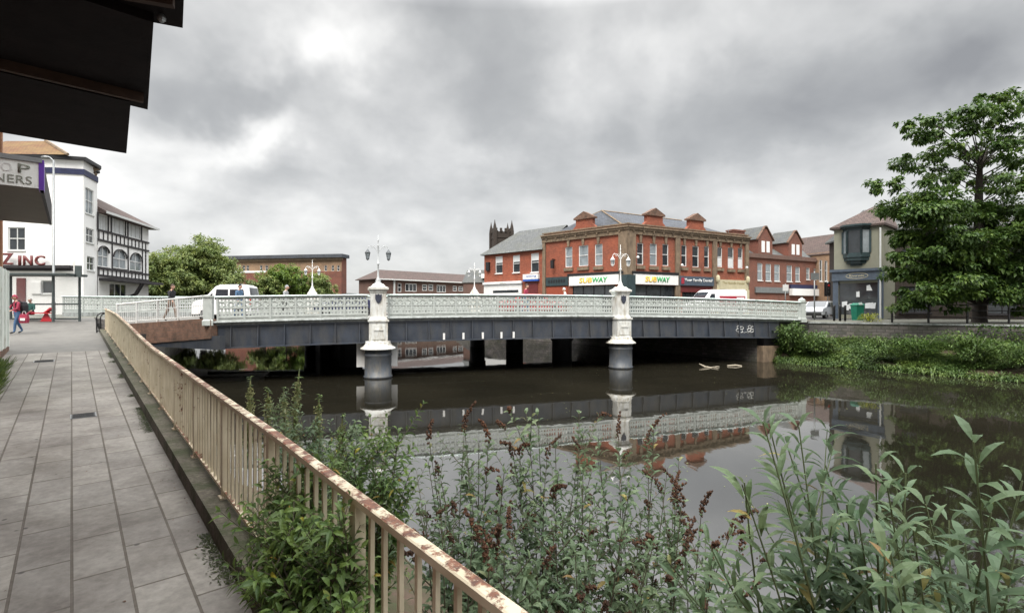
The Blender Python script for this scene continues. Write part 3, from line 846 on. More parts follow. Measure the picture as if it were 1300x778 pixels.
for x in (0.2, 1.9, 3.6, 5.2, wf.L-0.4):
    mb = MB(); mb.box(x-0.04, 0.12, zw(x)-0.03, x+0.04, 0.2, zw(x)+1.02); mb.build('post', M['grey_white'], fe)
for dz, w in ((1.04, 0.04), (0.12, 0.02), (0.62, 0.015)):
    mb = MB(); mb.tube([(0.1,0.16,zw(0.1)+dz), (wf.L-0.35,0.16,zw(wf.L-0.35)+dz)], w, 6); mb.build('rail', M['grey_white'], fe)
mb = MB()
for i in range(42):
    x = 0.25+i*0.165
    if x < wf.L-0.45: mb.tube([(x,0.16,zw(x)+0.1),(x,0.16,zw(x)+1.03)], 0.009, 4)
mb.build('bar_panel', M['grey_white'], fe)
# ================================================================== BUILDINGS
def window(root, r, m=None, y=0.1, fr=0.055, style='sash', frame='white', glass='glass', sill=True, blind=0.0, arch=False):
    """one window: frame (part) with its pane and blind (sub-parts). r = (x0,z0,x1,z1)"""
    x0, z0, x1, z1 = r
    f = max(0.035, min(fr, (x1-x0)*0.13))
    mb = MB(m)
    mb.box(x0, y-0.05, z0, x0+f, y+0.05, z1); mb.box(x1-f, y-0.05, z0, x1, y+0.05, z1)
    mb.box(x0+f, y-0.05, z1-f, x1-f, y+0.05, z1); mb.box(x0+f, y-0.05, z0, x1-f, y+0.05, z0+f)
    zm = z0+(z1-z0)*0.52; xm = (x0+x1)/2
    if style in ('sash', 'cross', 'grid'): mb.box(x0+f, y-0.045, zm-f*0.45, x1-f, y+0.045, zm+f*0.45)
    if style in ('cross', 'grid'):
        mb.box(xm-f*0.4, y-0.04, z0+f, xm+f*0.4, y+0.04, zm-f*0.46); mb.box(xm-f*0.4, y-0.04, zm+f*0.46, xm+f*0.4, y+0.04, z1-f)
    if style == 'lights':
        for q in (1, 2): 
            xx = x0+(x1-x0)*q/3; mb.box(xx-f*0.4, y-0.04, z0+f, xx+f*0.4, y+0.04, z1-f)
    if sill: mb.box(x0-0.05, y-0.2, z0-0.09, x1+0.05, y+0.02, z0-0.004)
    o = mb.build('window', M[frame], root)
    p = MB(m); p.quad((x0+f*0.6,y+0.01,z0+f*0.6),(x1-f*0.6,y+0.01,z0+f*0.6),(x1-f*0.6,y+0.01,z1-f*0.6),(x0+f*0.6,y+0.01,z1-f*0.6))
    p.build('pane', M[glass], o)
    if blind:
        b = MB(m); zb = z1-(z1-z0)*blind; b.quad((x0+f,y-0.005,zb),(x1-f,y-0.005,zb),(x1-f,y-0.005,z1-f),(x0+f,y-0.005,z1-f)); b.build('blind', M['blind'], o)
    return o
def bld(name, label, cat, fr, group=None): return thing(name, label, cat, fr.loc, fr.rz, group)
def gable(mb, x0, x1, y0, y1, ze, zr, axis='x', oh=0.25):
    """pitched roof sheet pair with thickness; ridge along axis"""
    t = 0.1
    if axis == 'x':
        ym = (y0+y1)/2
        prof = [(y0-oh, ze-oh*(zr-ze)/(ym-y0)), (ym, zr), (y1+oh, ze-oh*(zr-ze)/(ym-y0)), (y1+oh, ze-oh*(zr-ze)/(ym-y0)-t), (ym, zr-t*1.2), (y0-oh, ze-oh*(zr-ze)/(ym-y0)-t)]
        vs = [(x0-oh, a, b) for a, b in prof]+[(x1+oh, a, b) for a, b in prof]
        mb.add(vs, [(0,6,7,1),(1,7,8,2),(3,9,10,4),(4,10,11,5),(5,11,6,0),(2,8,9,3),(0,1,4,5),(1,2,3,4),(6,11,10,7),(7,10,9,8)])
    else:
        xm = (x0+x1)/2
        prof = [(x0-oh, ze-oh*(zr-ze)/(xm-x0)), (xm, zr), (x1+oh, ze-oh*(zr-ze)/(xm-x0))]
        prof += [(p[0], p[1]-t) for p in prof[::-1]]
        mb.xz(prof, y0-oh, y1+oh)
def hip(mb, x0, x1, y0, y1, ze, zr, hx0, hx1, oh=0.3):
    """hipped roof with ridge along x from x0+hx0 to x1-hx1"""
    a, b, c, d = x0-oh, x1+oh, y0-oh, y1+oh; ym = (y0+y1)/2
    mb.add([(a,c,ze),(b,c,ze),(b,d,ze),(a,d,ze),(x0+hx0,ym,zr),(x1-hx1,ym,zr),(a,c,ze-0.14),(b,c,ze-0.14),(b,d,ze-0.14),(a,d,ze-0.14)],
           [(0,1,5,4),(1,2,5),(2,3,4,5),(3,0,4),(0,6,7,1),(1,7,8,2),(2,8,9,3),(3,9,6,0),(6,9,8,7)])

# ---- red brick corner building with stone dressings
F1 = Fr(10.6, 47.0, 25.3, 55.0, 1.62)                # right hand facade (root frame)
F0 = Fr(3.35, 53.85, 10.6, 47.0, 1.62)               # left hand facade
mL = F1.M().inverted() @ F0.M()
cb = bld('corner_building', 'red brick corner building with stone pilasters, gabled parapet and white shop fascias', 'building', F1)
D = 9.5
LW = [F0.rect(*q) for q in ((717.7,313.6,726.5,339),(734.7,311.6,746.7,337.7),(755.3,310,764.8,337))]
RW = [F1.rect(*q) for q in ((808.8,308.6,816.8,336),(825,309.5,834,337),(841,310,848.7,337.5),(865,311.5,871.7,338),(879,312.4,887.2,339),(894,313,900.2,339.6),
                            (910.8,314,916.9,339),(924,314.5,931.5,340.5),(936.8,315,942.9,340.8))]
ZT = 8.55
SG = [(F0.X(727), 0.35, F0.X(781), 3.0)]
SR = [(F1.X(803), 0.35, F1.X(857), 3.0), (F1.X(866), 0.3, F1.X(902), 2.85), (F1.X(910), 0.3, F1.X(944), 2.85)]
mb = MB(mL); mb.wall(0, F0.L, 0, ZT, LW+SG)
mb.m = None; mb.wall(0, F1.L, 0, ZT, RW+SR)
mb.quad((F1.L,0,0),(F1.L,D,0),(F1.L,D,ZT),(F1.L,0,ZT))
b0 = mL @ Vector((0,0,0)); b1 = mL @ Vector((0, D, 0))
mb.quad((F1.L,D,0),(b1.x,b1.y,0),(b1.x,b1.y,ZT),(F1.L,D,ZT)); mb.quad((b1.x,b1.y,0),(b0.x,b0.y,0),(b0.x,b0.y,ZT),(b1.x,b1.y,ZT))
# gables above the parapet
def shoulder(mb, xc, w, z0, z1, y0=-0.06, y1=0.35):
    mb.xz([(xc-w*0.78,z0),(xc+w*0.78,z0),(xc+w*0.6,z0+(z1-z0)*0.3),(xc+w*0.5,z0+(z1-z0)*0.45),(xc+w*0.5,z1),(xc-w*0.5,z1),(xc-w*0.5,z0+(z1-z0)*0.45),(xc-w*0.6,z0+(z1-z0)*0.3)], y0, y1)
gx = [(mL, F0.X(742)), (None, F1.X(831)), (None, F1.X(884))]
for m_, x in gx: mb.m = m_; shoulder(mb, x, 2.0, ZT-0.06, ZT+1.05)
mb.m = None
mb.build('wall', M['red_brick'], cb)
for m_, x in gx:
    mb = MB(m_); mb.xz([(x-1.2,ZT+1.0),(x+1.2,ZT+1.0),(x+1.2,ZT+1.15),(x,ZT+1.75),(x-1.2,ZT+1.15)], -0.2, 0.45)
    mb.build('pediment', M['old_brick'], cb)
# stone: pilasters, cornice, sills, keystones
for px in (859.5, 906.5):
    x = F1.X(px); mb = MB(); mb.box(x-0.3, -0.16, 0, x+0.3, 0.02, ZT-0.9); mb.build('pilaster', M['stone'], cb)
mb = MB(); mb.box(F1.L-0.5, -0.16, 0, F1.L+0.05, 0.02, ZT-0.9); mb.build('pilaster', M['stone'], cb)
mb = MB(mL); mb.box(-0.1, -0.14, 0, 0.28, 0.02, ZT-0.9); mb.build('pilaster', M['stone'], cb)
mb = MB(); mb.box(-0.1, -0.2, 3.9, 0.85, 0.02, ZT-0.9); mb.m = mL; mb.box(F0.L-0.85, -0.2, 3.9, F0.L+0.12, 0.02, ZT-0.9); mb.build('corner_pilaster', M['stone'], cb)

mb = MB()
for m_, Lx in ((mL, F0.L), (None, F1.L)):
    mb.m = m_
    a = -0.15; b = Lx+(0.2 if m_ else 0.1)
    mb.box(a, -0.3, ZT-0.5, b, 0.01, ZT-0.3); mb.box(a, -0.42, ZT-0.3, b+0.05, 0.01, ZT-0.16); mb.box(a, -0.18, ZT-0.9, b, 0.012, ZT-0.52)
    mb.box(a, -0.12, ZT-0.02, b, 0.3, ZT+0.1)
    x = a+0.6
    while x < b-0.3: mb.box(x, -0.28, ZT-0.66, x+0.16, -0.17, ZT-0.5); x += 1.25
mb.build('cornice', M['stone'], cb)
mb = MB(mL)
for r in LW: mb.box(r[0]-0.12, -0.14, r[1]-0.4, r[2]+0.12, 0.012, r[1]-0.1); mb.xz([((r[0]+r[2])/2-0.1,r[3]+0.02),((r[0]+r[2])/2+0.1,r[3]+0.02),((r[0]+r[2])/2+0.18,r[3]+0.75),((r[0]+r[2])/2-0.18,r[3]+0.75)], -0.12, 0.013)
mb.m = None
for r in RW: mb.box(r[0]-0.12, -0.14, r[1]-0.4, r[2]+0.12, 0.012, r[1]-0.1); mb.xz([((r[0]+r[2])/2-0.1,r[3]+0.02),((r[0]+r[2])/2+0.1,r[3]+0.02),((r[0]+r[2])/2+0.18,r[3]+0.75),((r[0]+r[2])/2-0.18,r[3]+0.75)], -0.12, 0.013)
mb.build('window_dressings', M['stone'], cb)
for r in LW: window(cb, r, mL, glass='glass_pale', sill=False)
for i, r in enumerate(RW): window(cb, r, None, glass='glass' if i != 1 else 'glass_pale', sill=False, blind=0.0 if i < 6 else 0.01)
for i in (6, 7, 8):
    r = RW[i]; mb = MB(); mb.quad((r[0]+0.08,0.09,r[1]+0.1),(r[2]-0.08,0.09,r[1]+0.1),(r[2]-0.08,0.09,(r[1]+r[3])/2-0.05),(r[0]+0.08,0.09,(r[1]+r[3])/2-0.05)); mb.build('curtain', M['blind'], cb)
# roof
zr = ZT+2.0
mb = MB()
p = [mL @ Vector((0.2, 0.5, 0)), Vector((0.3, 0.6, 0)), Vector((F1.L-0.2, 0.5, 0)), Vector((F1.L-0.2, D, 0)), mL @ Vector((0.2, D, 0))]
ra = mL @ Vector((1.6, D*0.5, 0)); rb = Vector((1.0, D*0.52, 0)); rc = Vector((F1.L-4.6, D*0.52, 0))
vs = [(*q.xy, ZT-0.2) for q in p]+[(*ra.xy, zr), (*rb.xy, zr+0.1), (*rc.xy, zr)]
mb.add(vs, [(0,1,6,5),(1,2,7,6),(2,3,7),(3,4,6,7),(4,5,6),(4,0,5)])
mb.build('roof', M['slate_blue'], cb)
mb = MB()
mb.tube([(*rb.xy, zr+0.1), (*p[1].xy, ZT-0.15)], 0.09, 5); mb.tube([(*ra.xy, zr), (*rb.xy, zr+0.1), (*rc.xy, zr)], 0.09, 5)
mb.build('ridge', M['stone'], cb)
mb = MB(); gp = F1.X(853); mb.box(gp-0.3, 3.0, ZT-0.3, gp+1.0, 3.9, ZT+1.2); mb.build('rooflight', M['glass_pale'], cb)
# shopfronts
def shop_glass(root, r, m_=None, frame='shop_blue', n=3):
    x0, z0, x1, z1 = r
    mb = MB(m_)
    for i in range(n+1):
        x = x0+(x1-x0)*i/n; mb.box(x-0.05, 0.05, z0, x+0.05, 0.13, z1)
    mb.box(x0, 0.05, z1-0.1, x1, 0.128, z1); mb.box(x0, 0.05, z0, x1, 0.128, z0+0.12)
    o = mb.build('shopfront', M[frame], root)
    mb = MB(m_); mb.quad((x0,0.1,z0),(x1,0.1,z0),(x1,0.1,z1),(x0,0.1,z1)); mb.build('pane', M['glass'], o)
    return o
shop_glass(cb, SG[0], mL, 'black', 4)
for r in SR: shop_glass(cb, r, None, 'black', 3)
def fascia(root, fr, x0, x1, z0, z1, m, m_=None, d=0.16, name='fascia'):
    mb = MB(m_); mb.box(x0, -d, z0, x1, 0.01, z1); return mb.build(name, M[m], root)
def subtext(root, m_, x0, x1, z0, z1, d):
    base = m_ if m_ is not None else Matrix.Identity(4)
    w = x1-x0
    text('lettering', 'SUB', root, base @ T3(x0, -d, z0), w*0.46, z1-z0, M['sign_yellow'], 0.03, 0.12, 0.02)
    text('lettering', 'WAY', root, base @ T3(x0+w*0.475, -d, z0), w*0.525, z1-z0, M['sign_green'], 0.03, 0.12, 0.02)
q = F0.rect(724,347.5,787,361)
za, zb = 3.05, 4.0
f = fascia(cb, F0, F0.X(724), F0.X(787), za, zb, 'white', mL, 0.22)
fascia(cb, F0, F0.X(722), F0.L-0.3, zb+0.01, zb+0.24, 'black', mL, 0.26)
subtext(f, mL, F0.X(737), F0.X(773), za+0.22, zb-0.22, 0.222)
f = fascia(cb, F1, F1.X(802), F1.X(859), za, zb, 'white', None, 0.22)
fascia(cb, F1, 0.35, F1.X(859.5), zb+0.01, zb+0.24, 'black', None, 0.26)
subtext(f, None, F1.X(817), F1.X(848), za+0.22, zb-0.22, 0.222)
mb = MB(); mb.box(-0.25, -0.25, 0, 0.75, 0.1, 3.9); mb.m = mL; mb.box(F0.L-0.75, -0.24, 0, F0.L+0.1, 0.1, 3.895); mb.build('corner_post', M['teal_dark'], cb)
f = fascia(cb, F1, F1.X(861), F1.X(904.5), 3.05, 3.95, 'shop_blue', None, 0.2)
text('lettering', 'Your Family Dental', f, T3(F1.X(867), -0.202, 3.35), F1.X(902)-F1.X(867), 0.38, M['white'], 0.02, 0, 0.01)
mb = MB(); mb.box(F1.X(863), -0.225, 3.2, F1.X(866.6), -0.2, 3.8); mb.build('logo', M['red_sign'], f)
mb = MB(); mb.box(F1.X(861.5), -0.05, 2.4, F1.X(903.5), 0.04, 3.04); mb.build('transom', M['maroon'], cb)
f = fascia(cb, F1, F1.X(908.5), F1.X(948), 2.75, 3.75, 'beige', None, 0.2)
text('lettering', 'The Noodle House', f, T3(F1.X(915), -0.202, 3.3), F1.X(943)-F1.X(915), 0.26, M['olive'], 0.01)
mb = MB()
for px in (908, 946): x = F1.X(px); mb.box(x-0.12, -0.3, 0, x+0.28, 0.02, 2.74); mb.lathe([(0.16,3.5),(0.22,3.7),(0.2,4.0),(0.1,4.2)], x+0.1, -0.25, 8)
mb.build('shop_pilaster', M['beige'], cb)
f = fascia(cb, F0, 0.35, F0.X(722), 3.1, 4.0, 'teal_dark', mL, 0.12)
mb = MB(mL); x0 = 0.7
for i in range(7): mb.box(x0+i*0.33, -0.14, 3.4, x0+i*0.33+0.2, -0.12, 3.72)
mb.build('dark_panels', M['black'], f)
mb = MB(mL); mb.box(0.5, -0.06, 0, F0.X(721), 0.02, 2.95); mb.build('shutter', M['rust_panel'], cb)
mb = MB(mL); x = F0.X(704.5); z = F0.Z(704.5, 330); mb.box(x-0.06, -0.5, z, x+0.06, 0.0, z+0.08); mb.box(x-0.12, -0.6, z-0.9, x+0.2, -0.35, z-0.05); mb.build('hanging_sign', M['black'], cb)
mb = MB()
for px, py in ((806, 327), (862, 337), (944, 340)): x = F1.X(px); z = F1.Z(px, py); mb.ball((x, -0.4, z), 0.14)
mb.build('wall_lamp', M['white'], cb)

# ---- lower brick wing left of the corner building
F2 = Fr(-3.25, 60.1, 3.38, 53.88, 1.62)
wg = bld('shop_wing', 'lower red brick wing with grey slate roof and white shopfront left of the corner building', 'building', F2)
ZE = F2.Z(652, 318.7)
W2 = [F2.rect(*q) for q in ((629,325.5,638,347),(651,324,660,346),(674,321.5,684,345.5))]
mb = MB(); mb.wall(0, F2.L, 0, ZE, W2); DD = 8
mb.quad((0,DD,0),(0,0,0),(0,0,ZE),(0,DD,ZE)); mb.quad((F2.L,0,0),(F2.L,DD,0),(F2.L,DD,ZE),(F2.L,0,ZE)); mb.quad((F2.L,DD,0),(0,DD,0),(0,DD,ZE),(F2.L,DD,ZE))
mb.build('wall', M['red_brick'], wg)
mb = MB(); a = -0.3; b = F2.L
mb.add([(a,-0.3,ZE-0.05),(b,-0.3,ZE-0.05),(b,DD+0.3,ZE-0.05),(a,DD+0.3,ZE-0.05),(1.9,DD/2,ZE+2.9),(b,DD/2,ZE+2.9),(a,-0.3,ZE-0.2),(b,-0.3,ZE-0.2),(a,DD+0.3,ZE-0.2)],
       [(0,1,5,4),(3,0,4),(2,3,4,5),(0,6,7,1),(3,8,6,0)])
mb.build('roof', M['slate'], wg)
mb = MB(); mb.box(-0.3, -0.38, ZE-0.16, F2.L, -0.28, ZE-0.03); mb.build('gutter', M['ledge'], wg)
for r in W2: window(wg, r, None, blind=0.38)
f = fascia(wg, F2, F2.X(666), F2.X(685), F2.Z(675,354.5), F2.Z(675,348), 'white', None, 0.3)
mb = MB(); mb.box(F2.X(666), -0.305, F2.Z(675,357), F2.X(685), 0, F2.Z(675,354.8)); mb.build('blue_strip', M['sign_blue'], f)
text('lettering', 'letting', f, T3(F2.X(670), -0.302, F2.Z(675,352.6)), F2.X(683)-F2.X(670), 0.28, M['sign_blue'], 0.01)
mb = MB(); mb.box(0.05, -0.12, 0, F2.X(663), 0.012, F2.Z(640,357.5)); mb.box(0.0, -0.3, F2.Z(640,360.5), F2.X(664), -0.1, F2.Z(640,358)); sf = mb.build('shopfront', M['white'], wg)
mb = MB(); mb.box(F2.X(627), -0.15, F2.Z(640,371.5), F2.X(659), -0.1, F2.Z(640,368.5)); mb.build('pane', M['glass'], sf)
text('lettering', 'salon', sf, T3(F2.X(637), -0.302, F2.Z(640,360.3)), 0.9, 0.18, M['sign_letter'], 0.005)
mb = MB(); mb.box(F2.X(668), -0.05, 0.2, F2.X(683), 0.013, F2.Z(675,358)); mb.build('doorway', M['maroon'], wg)
mb = MB(); x = F2.X(620.5); z = F2.Z(620, 338); mb.box(x-0.25, -0.25, z-0.55, x+0.25, 0, z+0.45); mb.build('wall_bracket', M['black'], wg)

# ---- church tower beyond
ch = thing('church_tower', 'dark stone church tower with pinnacles showing above the slate roof', 'church tower', (-2.6, 125, 1.9), 0.25)
mb = MB(); mb.box(-2.1, -2.1, 0, 2.1, 2.1, 18.7); mb.box(-2.25, -2.25, 17.2, 2.25, 2.25, 17.5)
for k in range(4):
    for q in (-1, -0.33, 0.33, 1):
        c = (q*1.75, -2.1) if k == 0 else (q*1.75, 2.1) if k == 1 else (-2.1, q*1.75) if k == 2 else (2.1, q*1.75)
        mb.box(c[0]-0.25, c[1]-0.25, 18.6, c[0]+0.25, c[1]+0.25, 19.5)
mb.build('tower_body', M['dark_brick'], ch)
for sx_ in (-1, 1):
    for sy_ in (-1, 1):
        mb = MB(); mb.sq([(0.42,0.42,0),(0.42,0.42,18.8),(0.3,0.3,19.9),(0.1,0.1,20.9),(0.03,0.03,21.5)], sx_*2.1, sy_*2.1); mb.build('pinnacle', M['dark_brick'], ch)

# ---- brick terrace along the street on the right
F3 = Fr(32.2, 70.3, 49.0, 79.5, 1.62)
tb = bld('gabled_terrace', 'red brick terrace with two gabled dormers along the street past the van', 'building', F3)
ZE = F3.Z(950, 322)
W3 = [F3.rect(*q) for q in ((961.6,334,968,356),(972,335,979,356.8),(983,336,990,357),(998.6,337,1005.6,357.5),(1009.7,339,1015.5,357.5),(1023.6,340,1028,355),(1033,341,1038,355))]
mb = MB(); mb.wall(-1, F3.L, 0, ZE, W3)
mb.quad((-1,8,0),(-1,0,0),(-1,0,ZE),(-1,8,ZE)); mb.quad((F3.L,0,0),(F3.L,8,0),(F3.L,8,ZE),(F3.L,0,ZE)); mb.quad((F3.L,8,0),(-1,8,0),(-1,8,ZE),(F3.L,8,ZE))
mb.build('wall', M['dull_brick'], tb)
mb = MB(); gable(mb, -1, F3.L, 0.3, 7.7, ZE, ZE+2.4); mb.build('roof', M['slate'], tb)
mb = MB(); mb.box(-1.1, -0.25, ZE-0.5, F3.L+0.1, 0.01, ZE-0.25); mb.box(-1.05, -0.1, ZE-0.25, F3.L+0.05, 0.3, ZE+0.12); mb.build('parapet', M['brown_brick'], tb)
for (p0, p1, pk) in ((961.5, 981, 289), (1000, 1018.5, 294.5)):
    x0, x1 = F3.X(p0), F3.X(p1); xm = (x0+x1)/2; zp = F3.Z((p0+p1)/2, pk)
    w0, w1 = x0+(x1-x0)*0.24, x0+(x1-x0)*0.44
    mb = MB(); zl = ZE+(zp-ZE)*0.55
    mb.xz([(x0+0.15,ZE-0.05),(x1-0.15,ZE-0.05),(x1-0.15,zl),(xm+0.25,zp-0.15),(xm-0.25,zp-0.15),(x0+0.15,zl)], -0.05, 3.2); dm = mb.build('dormer', M['dull_brick'], tb)
    mb = MB()
    mb.xz([(x0-0.1,zl-0.1),(xm-0.2,zp+0.05),(xm+0.2,zp+0.05),(x1+0.1,zl-0.1),(x1+0.1,zl+0.12),(xm+0.15,zp+0.25),(xm-0.15,zp+0.25),(x0-0.1,zl+0.12)], -0.22, 0.12); mb.build('dormer_coping', M['old_brick'], dm)
    mb = MB(); mb.xz([(x0-0.1,zl-0.02),(xm-0.15,zp+0.12),(xm+0.15,zp+0.12),(x1+0.1,zl-0.02),(x1+0.1,zl+0.05),(xm+0.15,zp+0.2),(xm-0.15,zp+0.2),(x0-0.1,zl+0.05)], 0.125, 3.3); mb.build('dormer_roof', M['slate'], dm)
    for wa, wb in ((0.24, 0.44), (0.56, 0.76)):
        r = (x0+(x1-x0)*wa, ZE+0.35, x0+(x1-x0)*wb, ZE+(zp-ZE)*0.5); mb = MB(); mb.box(r[0], -0.1, r[1], r[2], -0.055, r[3]); w = mb.build('dormer_window', M['white'], dm)
for r in W3: window(tb, r, None, frame='white', glass='glass_pale', sill=True)
mb = MB(); x0, x1 = F3.X(949), F3.X(963); mb.box(x0, 2.2, ZE, x1, 3.4, F3.Z(955, 291)); mb.box(x0-0.1, 2.1, F3.Z(955, 291), x1+0.1, 3.5, F3.Z(955, 289)); mb.build('chimney', M['dull_brick'], tb)
f = fascia(tb, F3, F3.X(958), F3.X(1000), 2.9, 3.7, 'steel', None, 0.2); shop_glass(tb, (F3.X(960), 0.3, F3.X(998), 2.8), None, 'shelter_grey', 4)
f = fascia(tb, F3, F3.X(1002), F3.X(1036), 2.6, 3.6, 'white', None, 0.5); shop_glass(tb, (F3.X(1003), 0.3, F3.X(1035), 2.55), None, 'shelter_grey', 4)
f = fascia(tb, F3, F3.X(1002), F3.X(1036), 3.65, 4.2, 'navy', None, 0.25)
mb = MB(); mb.tube([(F3.X(944)+0.2, 2.6, ZE+2.0), (F3.X(944)+0.2, 2.6, ZE+3.6)], 0.03, 5); mb.tube([(F3.X(944)-0.3, 2.6, ZE+3.4), (F3.X(944)+0.7, 2.6, ZE+3.5)], 0.02, 4); mb.build('aerial', M['steel'], tb)

# ---- tall gabled building at the end of the street
F4 = Fr(47.5, 75.5, 55, 79, 1.62)
yb = bld('stone_gable_building', 'buff stone gabled building at the end of the street between terrace and oriel windowed shop', 'building', F4)
ZE = F4.Z(1045, 318); zp = F4.Z(1048, 291)
r = [F4.rect(1041, 330, 1044, 357), F4.rect(1047.5, 331, 1050.5, 357)]
mb = MB(); mb.wall(0, F4.L, 0, ZE, r); mb.xz([(0.2,ZE),(6.5,ZE),(3.4,zp),(3.0,zp)], 0, 0.4); mb.quad((0,8,0),(0,0,0),(0,0,ZE),(0,8,ZE)); mb.quad((F4.L,0,0),(F4.L,8,0),(F4.L,8,ZE),(F4.L,0,ZE)); mb.build('wall', M['buff_brick'], yb)
for q in r: window(yb, q)
mb = MB(); gable(mb, 0.1, 6.5, 0.3, 8, ZE, zp-0.1, 'y'); mb.build('roof', M['brown_tile'], yb)
mb = MB(); mb.box(-0.1, -0.3, ZE-0.3, F4.L, 0.02, ZE+0.05); mb.build('cornice', M['dull_brick'], yb)
mb = MB(); mb.box(0.1, -0.3, 2.6, F4.L, 0.01, 4.4); mb.build('fascia', M['navy'], yb)
mb = MB(); mb.box(2.2, -0.6, 0.3, 6.5, -0.05, 3.9); mb.build('hoarding', M['white'], yb)

# ---- oriel windowed shop by the bridge end
F5 = Fr(26.1, 41.5, 28.25, 39.0, 1.6)
cs = bld('corner_shop', 'grey green rendered corner shop with dark teal oriel window and slate blue shopfront', 'shop', F5)
ZE = 7.35
mb = MB(); so = (0.35, 0.35, F5.L-0.3, 2.85); ow = (0.55, 4.4, F5.L-0.75, 6.2)
mb.wall(0, F5.L, 0, ZE, [so])
mb.quad((0,7,0),(0,0,0),(0,0,ZE),(0,7,ZE)); mb.quad((F5.L,0,0),(F5.L,7,0),(F5.L,7,ZE),(F5.L,0,ZE)); mb.quad((F5.L,7,0),(0,7,0),(0,7,ZE),(F5.L,7,ZE))
mb.build('wall', M['cream_wall'], cs)
mb = MB(); a, b = -0.25, F5.L+0.2
mb.add([(a,-0.25,ZE),(b,-0.25,ZE),(b,7.2,ZE),(a,7.2,ZE),(F5.L/2+0.6,2.2,ZE+1.75),(F5.L/2+0.6,7.2,ZE+1.75),(a,-0.25,ZE-0.16),(b,-0.25,ZE-0.16),(b,7.2,ZE-0.16),(a,7.2,ZE-0.16)],
       [(0,1,4),(1,2,5,4),(3,0,4,5),(2,3,5),(0,6,7,1),(1,7,8,2),(3,9,6,0),(6,9,8,7)])
mb.build('roof', M['brown_tile'], cs)
# oriel: canted box with three lights
x0, x1 = F5.X(1070), F5.X(1105); zt = F5.Z(1088, 290); zb = F5.Z(1088, 327); pr = 0.55; c = 0.45
pl = [(x0,0.0),(x0+c,-pr),(x1-c,-pr),(x1,0.0)]
mb = MB()
def band(z0, z1, o=0.0):
    mb.xy([(x0-o,0.005),(x0+c-o*0.5,-pr-o),(x1-c+o*0.5,-pr-o),(x1+o,0.005)], z0, z1)
band(zb, zb+0.35); band(zt-0.2, zt); band(zt, zt+0.12, 0.18); band(zt+0.12, zt+0.26, 0.3)
for i in range(3):
    for q in (0.0, 1.0):
        xa = pl[i][0]+(pl[i+1][0]-pl[i][0])*q; ya = pl[i][1]+(pl[i+1][1]-pl[i][1])*q; mb.box(xa-0.07, ya-0.07, zb+0.35, xa+0.07, min(ya+0.07, 0.004), zt-0.2)
for k, (o, dz) in enumerate(((-0.08, 0.22), (-0.25, 0.45), (-0.5, 0.62))): band(zb-dz-0.02, zb-(0, 0.22, 0.45)[k], o)
orl = mb.build('oriel_window', M['teal_dark'], cs)
for i, gname in ((0,'glass_pale'), (1,'glass'), (2,'glass_pale')):
    p, q = pl[i], pl[i+1]
    mb = MB(); mb.quad((p[0],p[1]+0.02,zb+0.35),(q[0],q[1]+0.02,zb+0.35),(q[0],q[1]+0.02,zt-0.2),(p[0],p[1]+0.02,zt-0.2)); mb.build('pane', M[gname], orl)
mb = MB(); mb.box(-0.1, -0.22, 3.05, F5.L+0.12, 0.01, 3.75); mb.box(-0.2, -0.34, 3.75, F5.L+0.2, 0.012, 3.95); mb.box(-0.05, -0.12, 0, 0.33, 0.013, 3.05); mb.box(F5.L-0.3, -0.12, 0, F5.L+0.05, 0.013, 3.05); sf = mb.build('shopfront', M['shop_blue'], cs)
mb = MB(); mb.quad((so[0],0.1,so[1]),(so[2],0.1,so[1]),(so[2],0.1,so[3]),(so[0],0.1,so[3])); mb.build('pane', M['glass'], sf)
mb = MB()
for k in range(9): 
    px = so[0]+0.15+R.random()*(so[2]-so[0]-0.6); pz = so[1]+0.3+R.random()*1.6; mb.quad((px,0.085-k*0.001,pz),(px+R.uniform(0.2,0.4),0.085-k*0.001,pz),(px+R.uniform(0.2,0.4),0.085-k*0.001,pz+0.45),(px,0.085-k*0.001,pz+0.4))
mb.build('window_posters', M['blind'], sf)
mb = MB(); mb.tube([(F5.L/2+0.75*math.cos(q*math.pi/8), -0.225, 3.4+0.22*math.sin(q*math.pi/8)) for q in range(17)], 0.02, 4); mb.build('sign_oval', M['beige'], sf)
text('lettering', 'Riverside', sf, T3(F5.L/2-0.5, -0.222, 3.33), 1.0, 0.17, M['beige'], 0.01)
mb = MB(); mb.tube([(F5.L-0.12,-0.16,0.0),(F5.L-0.12,-0.16,7.0)], 0.06, 8); mb.build('drainpipe', M['grey_white'], cs)

# ---- dark brick building behind the big tree
F6 = Fr(29.2, 41.6, 47, 37.5, 1.6)
db = bld('dark_brick_building', 'dark brick house with slate roof behind the big tree', 'house', F6)
wr = [(2.2,4.1,3.2,5.6),(6.3,4.1,7.3,5.6),(10.4,4.1,11.4,5.6),(14,4.1,15,5.6)]; gr = [(2.0,0.5,4.2,2.6),(8,0.4,10,2.6)]
mb = MB(); mb.wall(0, F6.L, 0, 7.2, wr+gr); mb.quad((0,9,0),(0,0,0),(0,0,7.2),(0,9,7.2)); mb.quad((F6.L,0,0),(F6.L,9,0),(F6.L,9,7.2),(F6.L,0,7.2)); mb.quad((F6.L,9,0),(0,9,0),(0,9,7.2),(F6.L,9,7.2)); mb.xz([(0,7.2),(0.001,7.2)], 0, 0)
mb = MB(); mb.wall(0, F6.L, 0, 7.2, wr+gr); mb.quad((0,9,0),(0,0,0),(0,0,7.2),(0,9,7.2)); mb.quad((F6.L,0,0),(F6.L,9,0),(F6.L,9,7.2),(F6.L,0,7.2)); mb.quad((F6.L,9,0),(0,9,0),(0,9,7.2),(F6.L,9,7.2)); mb.build('wall', M['dark_brick'], db)
mb = MB(); hip(mb, 0, F6.L, 0, 9, 7.25, 9.6, 1.2, 3); mb.build('roof', M['slate'], db)
